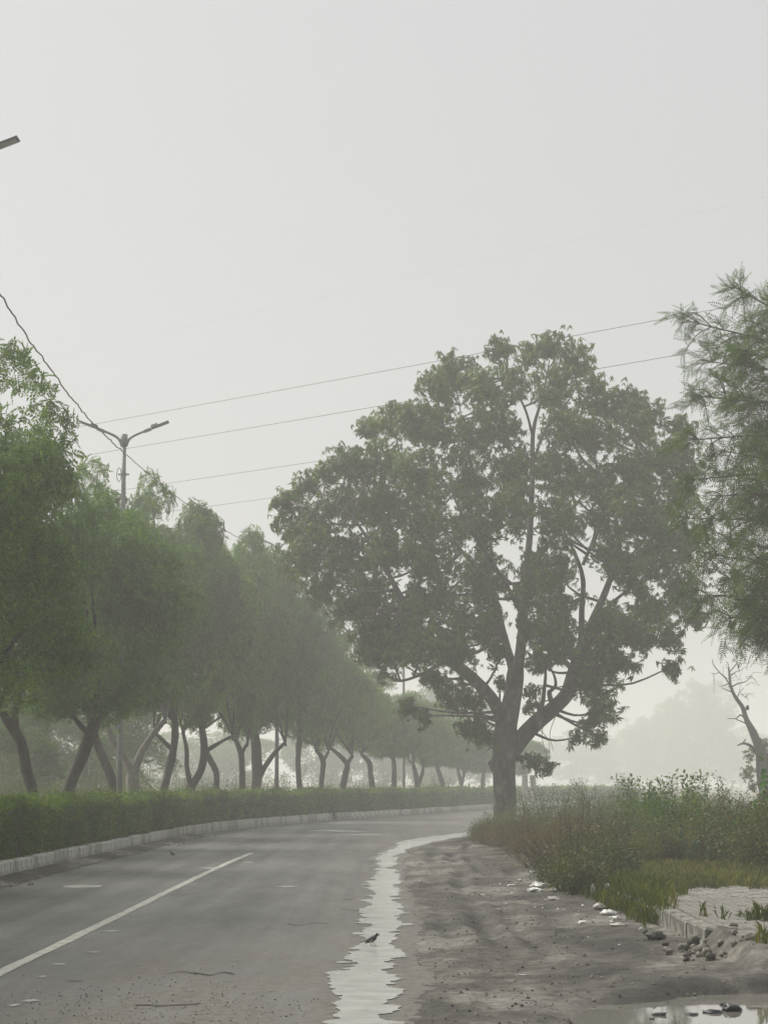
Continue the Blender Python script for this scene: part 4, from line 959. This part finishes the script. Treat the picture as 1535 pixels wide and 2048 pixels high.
# ------------------------------------------------------------------ street lamps
def lamp_post(base, H, th, label):
    o = empty('street_lamp', base, th, label, 'street lamp', 'twin arm street lamps along the hedge')
    S4 = np.array([[0, 0, -.1, .085], [0, 0, 2, .08], [0, 0, H - 1.5, .062], [0, 0, H - .05, .058]]); mb = MB(); mb.add(*tube(S4[:, :3], S4[:, 3], 12)); link('pole', mb.mesh('pole'), M['steel'], o)
    mb = MB(); mb.add(*tube(np.array([[0, 0, H - .30], [0, 0, H - .28], [0, 0, H + .04], [0, 0, H + .05]]), [.06, .095, .095, .08], 12)); link('collar', mb.mesh('collar'), M['steel'], o)
    mb = MB(); mb.add(*box((0, 0, H - 1.05), (.30, .05, .04))); mb.add(*tube(np.array([[0, 0, H - 1.10], [0, 0, H - 1.0]]), [.075, .075], 12)); link('bracket', mb.mesh('bracket', False), M['steel'], o)
    t = np.linspace(0, 2 * math.pi, 14); loop = np.stack([-.13 - .06 * np.cos(t), .05 + 0 * t, H - 1.05 + .19 * np.sin(t)], 1); mb = MB(); mb.add(*tube(loop, np.full(14, .010), 5)); link('cable_loop', mb.mesh('cable_loop'), M['cable'], o)
    for s in (-1, 1):
        P_ = spline(np.array([[s * .06, 0, H - .28], [s * .12, 0, H - .12], [s * .22, 0, H - .02], [s * .42, 0, H + .08], [s * .64, 0, H + .165]]), 18)
        mb = MB(); mb.add(*tube(P_, np.full(18, .036), 8)); a_ = link('arm', mb.mesh('arm'), M['steel'], o)
        u_ = np.array([s * .93, 0, .36]); u_ /= np.linalg.norm(u_); n_ = np.array([-u_[2], 0, u_[0]]) * s; ax = np.array([u_, [0, 1, 0], n_])
        p = np.array([s * .58, 0, H + .142])
        mb = MB(); mb.add(*bevbox(p + u_ * .06, (.20, .10, .085), .012, ax)); link('clamp', mb.mesh('clamp', False), M['steel'], a_)
        mb = MB(); mb.add(*bevbox(p + u_ * .42 + n_ * .012, (.50, .24, .045), .012, ax)); h_ = link('lamp_head', mb.mesh('lamp_head', False), M['lampbody'], o)
        mb = MB(); mb.add(*bevbox(p + u_ * .27 + n_ * .062, (.19, .15, .058), .018, ax)); link('driver_box', mb.mesh('driver_box', False), M['lampbody'], h_)
        mb = MB(); mb.add(*box(p + u_ * .47 - n_ * .016, (.34, .19, .012), ax)); link('lamp_cover', mb.mesh('lamp_cover', False), M['glass'], h_)
    return o
def lamp_at(u, D, vtop): 
    p = at(u, vtop, D); return np.array([p[0], p[1], .12]), p[2] - .12
D1 = 61.0
b1, H1 = lamp_at(248.5, D1, 872)
b0 = np.array([-6.75, D1 * .553, .12]); b2, H2 = lamp_at(557, 89, 872)
l1 = lamp_post(b1, H1, 0, 'twin arm street lamp rising above the trees, whole head seen at left')
l0 = lamp_post(b0, H1, -.03, 'nearest street lamp, only the tip of one head seen at the left edge')
l2 = lamp_post(b2, H1, -.15, 'farther street lamp whose left arm shows beside the big crown')
b3 = at(807, 1600, row_D(807, 2.6)); b3[2] = .12; lamp_post(b3, H1 * .93, -.35, 'farthest street lamp, its thin post seen between the hazy trunks')
def cable(p, q, sag, r, tw, name, label, m, cat, n=90):
    t = np.linspace(0, 1, n); P_ = p * (1 - t[:, None]) + q * t[:, None]; P_[:, 2] -= sag * 4 * t * (1 - t)
    L = np.linalg.norm(q - p); wv = np.array([[nz(v * L * 1.1, 3.3), nz(v * L * 2.3, 9.1)] for v in t]); P_[:, 0] += tw * 2.2 * wv[:, 0]; P_[:, 2] += tw * 2.2 * wv[:, 1]
    mb = MB(); mb.add(*tube(P_, np.full(n, r), 6)); return tag(link(name, mb.mesh(name), M[m]), label, cat)
top = lambda b: np.array(b) + [0, 0, H1 - .45]
cable(top(b0), top(b1), .42, .015, .022, 'lamp_cable', 'dark twisted cable running down from the upper left to the lamp post', 'cable', 'cable', 220)
cable(top(b1), top(b2), .35, .012, .005, 'lamp_cable', 'dark cable dropping right from the lamp post into the treetops', 'cable', 'cable', 120)

# ------------------------------------------------------------------ overhead power lines crossing behind the trees
ang = math.radians(44.5); dv = np.array([-math.sin(ang), math.cos(ang), 0])
for k_, (v, lab, r) in enumerate(((515, 'topmost faint power line crossing the open sky', .002), (699, 'second power line from the top, passing the big crown near its top', .017), (771, 'third power line from the top, crossing the upper crown', .017),
                      (868, 'fourth power line from the top, starting above the row trees', .015), (934, 'lowest power line, running just over the row trees into the big crown', .013))):
    p = at(1000, v, 100); n = 60; t = np.linspace(-95, 170, n); P_ = p + dv * t[:, None]; P_[:, 2] += .00006 * (t - 20) ** 2 - .02
    mb = MB(); mb.add(*tube(P_, np.full(n, r), 5)); tag(link('power_line', mb.mesh('power_line'), M['wire']), lab, 'power line', 'power lines across the sky')

# ------------------------------------------------------------------ roadside marker, posts, sign
c = gnd(985, 1655); pm = empty('stone_marker', (c[0] - .06, 73.5, -.05), .1, 'short pale stone marker beside the left side of the big trunk', 'marker')
mb = MB(); mb.add(*bevbox((0, 0, .40), (.30, .22, .80), .05)); link('shaft', mb.mesh('shaft', False), M['pillar'], pm)
mb = MB(); mb.add(*bevbox((0, 0, .835), (.34, .26, .07), .02)); link('cap', mb.mesh('cap', False), M['bark_big'], pm)
p = at(1490, 1614, 60); sg = empty('sign_board', (p[0], p[1], .2), 0, 'small grey board on a post in the fog above the right bushes', 'sign')
mb = MB(); mb.add(*bevbox((0, -.03, p[2] - .2), (.15, .02, .2), .004)); link('board', mb.mesh('board', False), M['sign'], sg)
mb = MB(); mb.add(*tube(np.array([[0, 0, -.05], [0, 0, p[2] - .12]]), [.018, .018], 6)); link('post', mb.mesh('post'), M['steel'], sg)
for k_, (u, lab) in enumerate(((1049, 'faint pale post in the fog nearest the big trunk'), (1065, 'faint pale post in the fog, second from the big trunk'))):
    p = at(u, 1556, 120); mb = MB(); mb.add(*bevbox((0, 0, .9), (.28, .28, 1.9), .05)); mb.add(*bevbox((0, 0, 1.9), (.34, .34, .1), .03))
    tag(link('gate_post', mb.mesh('gate_post', False), M['pillar'], loc=(p[0], 120, 0)), lab, 'post', 'pale posts in the fog')

# ------------------------------------------------------------------ litter, stones, debris
rng = np.random.default_rng(55)
def crumple(name, x, y, sx, sy, sz, m, label, cat, group=None, seed=0, rz=None, z=None):
    """crumpled closed lump: a sphere squashed and folded by noise"""
    V = []; nu, nv = 14, 9
    for i_ in range(nv + 1):
        th = math.pi * i_ / nv
        for j_ in range(nu):
            ph = 2 * math.pi * j_ / nu; d = np.array([math.sin(th) * math.cos(ph), math.sin(th) * math.sin(ph), math.cos(th)])
            r = 1 + .55 * nz(*(d * 1.7 + seed * 3.1)) + .35 * nz(*(d * 4.2 + seed))
            V.append(d * r * [sx / 2, sy / 2, sz / 2])
    V = np.array(V); V[:, 2] -= V[:, 2].min(); 
    j = np.arange(nu); k = (j + 1) % nu; Q = np.concatenate([np.stack([i_ * nu + j, (i_ + 1) * nu + j, (i_ + 1) * nu + k, i_ * nu + k], 1) for i_ in range(nv)])
    z = max(gz(x, y), -.03) - .006 if z is None else z
    return tag(link(name, mesh_np(name, V, Q, name not in ('plastic_bag',)), M[m], loc=(x, y, z), rot=(0, 0, rng.uniform(0, 6) if rz is None else rz)), label, cat, group)
def cr(name, u, v, wpx, hpx, m, label, cat, group=None, seed=0, zz=.06, deep=1.0):
    p = gnd(u, v, zz); k = p[1] / FPX
    return crumple(name, p[0], p[1], wpx * k, wpx * k * deep, hpx * k, m, label, cat, group, seed, rz=rng.uniform(-.5, .5))
cr('plastic_bag', 1078, 1777, 36, 13, 'litter', 'largest white plastic bag, upper one of the pair by the brown bush', 'litter', None, 1)
cr('plastic_bag', 1069, 1784, 34, 9, 'litter', 'flat white plastic bag lying in front of the largest bag', 'litter', None, 2)
cr('plastic_bag', 1106, 1801, 24, 7, 'litter2', 'torn pale wrapper on the mud right of the two big bags', 'litter', None, 3)
cr('plastic_bag', 1063, 1749, 9, 7, 'litter', 'small white ball of litter under the brown bush', 'litter', None, 4)
cr('plastic_bag', 1022, 1770, 16, 4, 'litter', 'flat white scrap left of the two big bags', 'litter', None, 5)
cr('plastic_bag', 1041, 1762, 16, 5, 'litter2', 'dull scrap at the grass edge above the two big bags', 'litter', None, 6)
cr('plastic_bag', 1197, 1823, 24, 12, 'litter2', 'crumpled grey white bag, first in the line of litter by the lush grass', 'litter', None, 7)
cr('plastic_bag', 1216, 1836, 30, 12, 'litter', 'crumpled white bag in the middle of the litter line by the lush grass', 'litter', None, 8)
cr('plastic_bag', 1231, 1845, 20, 8, 'litter', 'bright white lump, lower in the litter line by the lush grass', 'litter', None, 9)
cr('plastic_bag', 1164, 1850, 18, 8, 'litter', 'white scrap on open mud left of the litter line', 'litter', None, 10)
cr('plastic_bag', 1238, 1857, 38, 6, 'litter2', 'long flat pale wrapper under the litter line', 'litter', None, 11, deep=.6)
cr('plastic_bag', 1281, 1865, 8, 5, 'litter', 'small white scrap near the dark stone', 'litter', None, 12)
cr('plastic_bag', 1185, 1799, 9, 26, 'litter2', 'upright pale torn sheet caught in the grass at the start of the litter line', 'litter', None, 13, deep=.5)
cr('paper_cup', 1046, 1957 - 10, 22, 3, 'litter2', 'flat pale strip lying on the near mud', 'litter', None, 14, deep=.4, zz=.03)
for s in range(26):
    t = rng.random(); u = 960 + 340 * t + rng.normal(0, 16); v = 1768 + 95 * t + rng.normal(0, 9) + (30 if rng.random() < .2 else 0)
    cr('litter_scrap', u, v, rng.uniform(3.5, 8), rng.uniform(2, 3.5), ('litter', 'litter2')[s % 2], 'tiny white litter scrap scattered along the muddy shoulder', 'litter', 'tiny litter scraps on the shoulder', 20 + s)
cr('stone', 1309, 1884, 44, 17, 'stone', 'dark flat topped stone at the foot of the footpath kerb', 'stone', None, 61)
cr('stone', 1290, 1872, 12, 9, 'clod', 'small dark clod beside the flat topped stone', 'stone', None, 62)
# rubble fan at the broken end of the kerb
for s in range(46):
    y = rng.uniform(18.6, 20.3); x = PATH_X + rng.normal(.05, .20) - (20.3 - y) * .12; h = .04 + .16 * max(0, (y - 18.4) / 2) * max(0, 1 - abs(x - PATH_X - .05) / .35)
    sz = rng.uniform(.03, .11)
    crumple('broken_lump', x, y, sz, sz * .8, sz * .7, ('rubble', 'concrete', 'dirt')[s % 3], 'broken lump in the rubble at the end of the footpath kerb', 'rubble', 'rubble at the broken kerb end', s, z=max(gz(x, y), h - .03) - .012)
V = []; n1, n2 = 20, 16; V = np.array([[PATH_X - .12 + .75 * i_ / (n1 - 1), 18.25 + 1.68 * j_ / (n2 - 1), 0] for j_ in range(n2) for i_ in range(n1)])
for q in V:
    e = 1 - abs(q[0] - PATH_X - .26) / .40; q[2] = -.02 + .26 * max(0, min(1, e * 1.6)) * float(sm(18.4, 19.9, q[1])) + .025 * nz(q[0] * 8, q[1] * 6) + .03
i, j = np.meshgrid(np.arange(n2 - 1), np.arange(n1 - 1), indexing='ij'); a = (i * n1 + j).ravel()
tag(link('rubble_heap', mesh_np('rubble_heap', V, np.stack([a, a + 1, a + n1 + 1, a + n1], 1), False), M['dirt']), 'sloping heap of soil at the broken end of the footpath kerb', 'heap')
# dark debris lying in the puddle
for k_, (u, v, w, h, lab) in enumerate(((1462, 2022, 40, 15, 'largest dark wet rag lump in the puddle'), (1425, 2026, 36, 9, 'dark wet lump left of the largest rag in the puddle'), (1383, 2030, 26, 7, 'flat dark debris in the middle of the puddle'),
        (1317, 2031, 26, 8, 'dark wet debris at the left side of the puddle'), (1445, 2011, 12, 7, 'small dark clod above the rag lump in the puddle'), (1512, 2017, 26, 4, 'thin dark debris at the right of the puddle'), (1303, 2039, 9, 5, 'small dark pebble at the left shore of the puddle'), (1500, 2037, 10, 3, 'tiny dark pebble low in the puddle'))):
    p = gnd(u, v, -.02); k = p[1] / FPX; crumple('wet_lump', p[0], p[1], w * k, w * k * 1.2, h * k, 'wetjunk' if k_ < 4 else 'clod', lab, 'debris', None, 80 + k_, rz=.2 * k_, z=-.03)
# crumbs, gravel and clods: too many to count
def crumbs(name, n, f, m, s0, s1, zf, lab):
    oct_ = np.array([[1, 0, 0], [0, 1, 0], [-1, 0, 0], [0, -1, 0], [0, 0, .8], [0, 0, -.5]]); T = np.array([[0, 1, 4], [1, 2, 4], [2, 3, 4], [3, 0, 4], [1, 0, 5], [2, 1, 5], [3, 2, 5], [0, 3, 5]])
    P = f(n); P = np.column_stack([P, [zf(x, y) for x, y in P]]); a_ = rng.uniform(0, 6.28, n)
    V, Q = scatter(oct_, T, P, np.stack([np.cos(a_), np.sin(a_), np.zeros(n)], 1), s0 + (s1 - s0) * rng.random(n) ** 3)
    V = V + rng.normal(0, .0015, V.shape)
    return tag(link(name, mesh_np(name, V, Q, False), M[m]), lab, 'debris', kind='stuff')
def f_mud(n):
    y = 13 + 32 * rng.random(n) ** 1.6; return np.column_stack([Rr(y) + .35 + rng.random(n) * 3.4, y])
crumbs('clods', 1500, f_mud, 'clod', .003, .022, lambda x, y: d_h(x, y) + .002, 'dark clods scattered over the muddy shoulder')
crumbs('gravel', 2200, f_mud, 'rubble', .005, .022, lambda x, y: d_h(x, y) + .002, 'pale grit scattered over the muddy shoulder')
def f_road(n):
    c = rng.normal(0, 1, (n, 2)) * [.75, 1.4] + [-1.75, 15.4]; return c
crumbs('mud_crumbs', 1100, f_road, 'dirt', .002, .010, lambda x, y: .002, 'brown mud crumbs strewn over the near lane')
def f_gut(n):
    y = rng.uniform(26, 66, n); return np.column_stack([K(y) + .03 + np.abs(rng.normal(0, .28, n)), y])
crumbs('gutter_grit', 900, f_gut, 'rubble', .01, .04, lambda x, y: .02, 'grit and leaf bits along the foot of the left kerb')

# ------------------------------------------------------------------ birds
def bird(loc, rz, s, label, wing=True, m='bird', crouch=0.0):
    o = empty('bird', loc, rz, label, 'bird', 'birds on the road'); o.scale = (s, s, s)
    # body along +x: tail root to breast, one closed skin through the neck and head
    sec = [(-.052, .034, .004, .005), (-.045, .038, .012, .012), (-.025, .047, .019, .021), (0, .058, .023, .025), (.02, .069, .022, .025), (.034, .081, .017, .019), (.041, .091, .0135, .014), (.048, .100, .0145, .0145), (.055, .103, .013, .0125), (.063, .102, .007, .007), (.066, .1015, .002, .002)]
    V = []; n = 12
    for (x, z, w, h) in spline(sec, 30):
        for a_ in np.linspace(0, 2 * math.pi, n, endpoint=False):
            V.append([x - h * .55 * math.sin(a_), w * math.cos(a_), z - crouch + h * .85 * math.sin(a_)])
    j = np.arange(n); k = (j + 1) % n; Q = np.concatenate([np.stack([i_ * n + j, i_ * n + k, i_ * n + n + k, i_ * n + n + j], 1) for i_ in range(29)])
    link('body', mesh_np('body', np.array(V), Q), M[m], o)
    mb = MB(); mb.add([[-.04, -.009, .041 - crouch], [-.04, .009, .041 - crouch], [-.108, .013, .034 - crouch], [-.108, -.013, .034 - crouch], [-.04, -.008, .034 - crouch], [-.04, .008, .034 - crouch], [-.108, .012, .030 - crouch], [-.108, -.012, .030 - crouch]], BOXQ[:, ::-1]); link('tail', mb.mesh('tail', False), M[m], o)
    mb = MB(); mb.add([[-.045, -.007, .034 - crouch], [-.045, .007, .034 - crouch], [-.02, .008, .028 - crouch], [-.02, -.008, .028 - crouch], [-.070, 0, .018 - crouch]], [[0, 1, 2, 3]], [[0, 4, 1], [1, 4, 2], [2, 4, 3], [3, 4, 0]]); link('vent', mb.mesh('vent'), M['birdvent' if wing else m], o)
    mb = MB(); mb.add(*tube(np.array([[.062, 0, .1015 - crouch], [.070, 0, .100 - crouch], [.079, 0, .0965 - crouch]]), [.004, .003, .0006], 6)); link('beak', mb.mesh('beak'), M['birdleg'], o)
    for s_ in (-1, 1):
        W = np.array([[.026, s_ * .0235, .078], [.030, s_ * .0235, .060], [.0, s_ * .0285, .047], [-.03, s_ * .022, .036], [-.066, s_ * .008, .034], [-.034, s_ * .018, .052], [.0, s_ * .0235, .070]]) - [0, 0, crouch]
        W2 = W * [1, .9, 1]; V = np.vstack([W, W2]); T = [[0, i_, i_ + 1] for i_ in range(1, 6)] + [[7, 7 + i_ + 1, 7 + i_] for i_ in range(1, 6)]; mb = MB(); mb.add(V, None, T); w_ = link('wing', mb.mesh('wing', False), M[m], o)
        if wing:
            mb = MB(); mb.add([[.016, s_ * .0262, .056], [-.012, s_ * .0278, .045], [-.030, s_ * .0225, .0395], [-.006, s_ * .0288, .0525]], None, [[0, 1, 3], [1, 2, 3]]); link('wing_patch', mb.mesh('wing_patch'), M['birdwhite'], w_)
        y = s_ * .011; fx = .012 + s_ * -.016
        mb = MB(); mb.add(*tube(np.array([[.004, y, .04 - crouch], [fx - .004, y, .020 - crouch * .6], [fx + .004, y, .002]]), [.0035, .002, .0018], 6))
        for ty in (-.5, 0, .5): mb.add(*tube(np.array([[fx + .004, y, .003], [fx + .022, y + .014 * ty, .0018]]), [.0016, .0008], 5))
        mb.add(*tube(np.array([[fx + .004, y, .003], [fx - .010, y, .0018]]), [.0016, .0008], 5)); link('leg', mb.mesh('leg'), M['birdleg'], o)
        mb = MB(); c = np.array([.055, s_ * .0128, .105 - crouch]); V, Q, T = tube(np.array([c - [0, .001 * s_, 0], c + [0, .0006 * s_, 0]]), [.0022, .0016], 8); mb.add(V, Q, T); link('eye', mb.mesh('eye'), M['puddle'], o)
    return o
p = gnd(743, 1893); bird((p[0], p[1], .007), .12, 1.02, 'small black bird with a white wing patch standing on the wet streak')
p = gnd(345, 1712); bird((p[0], p[1], .003), 2.6, 1.0, 'small dark bird crouching on the far left lane', False, 'birdgrey', .012)

# ------------------------------------------------------------------ the fog itself
V, Q = box((0, 450, 13.2), (1900, 1560, 29.4)); V[:, 2] = np.where(V[:, 2] < 10, -1.3, 27.5)
hz_ = link('haze', mesh_np('haze', V, Q, False), None); tag(hz_, kind='stuff')
m = bpy.data.materials.new('fog'); m.use_nodes = True; n = m.node_tree.nodes; n.remove(n['Principled BSDF'])
pv = n.new('ShaderNodeVolumePrincipled'); pv.inputs['Color'].default_value = (.985, .988, .98, 1); pv.inputs['Density'].default_value = HAZE; pv.inputs['Anisotropy'].default_value = .4
m.node_tree.links.new(pv.outputs[0], n['Material Output'].inputs['Volume']); hz_.data.materials.append(m)
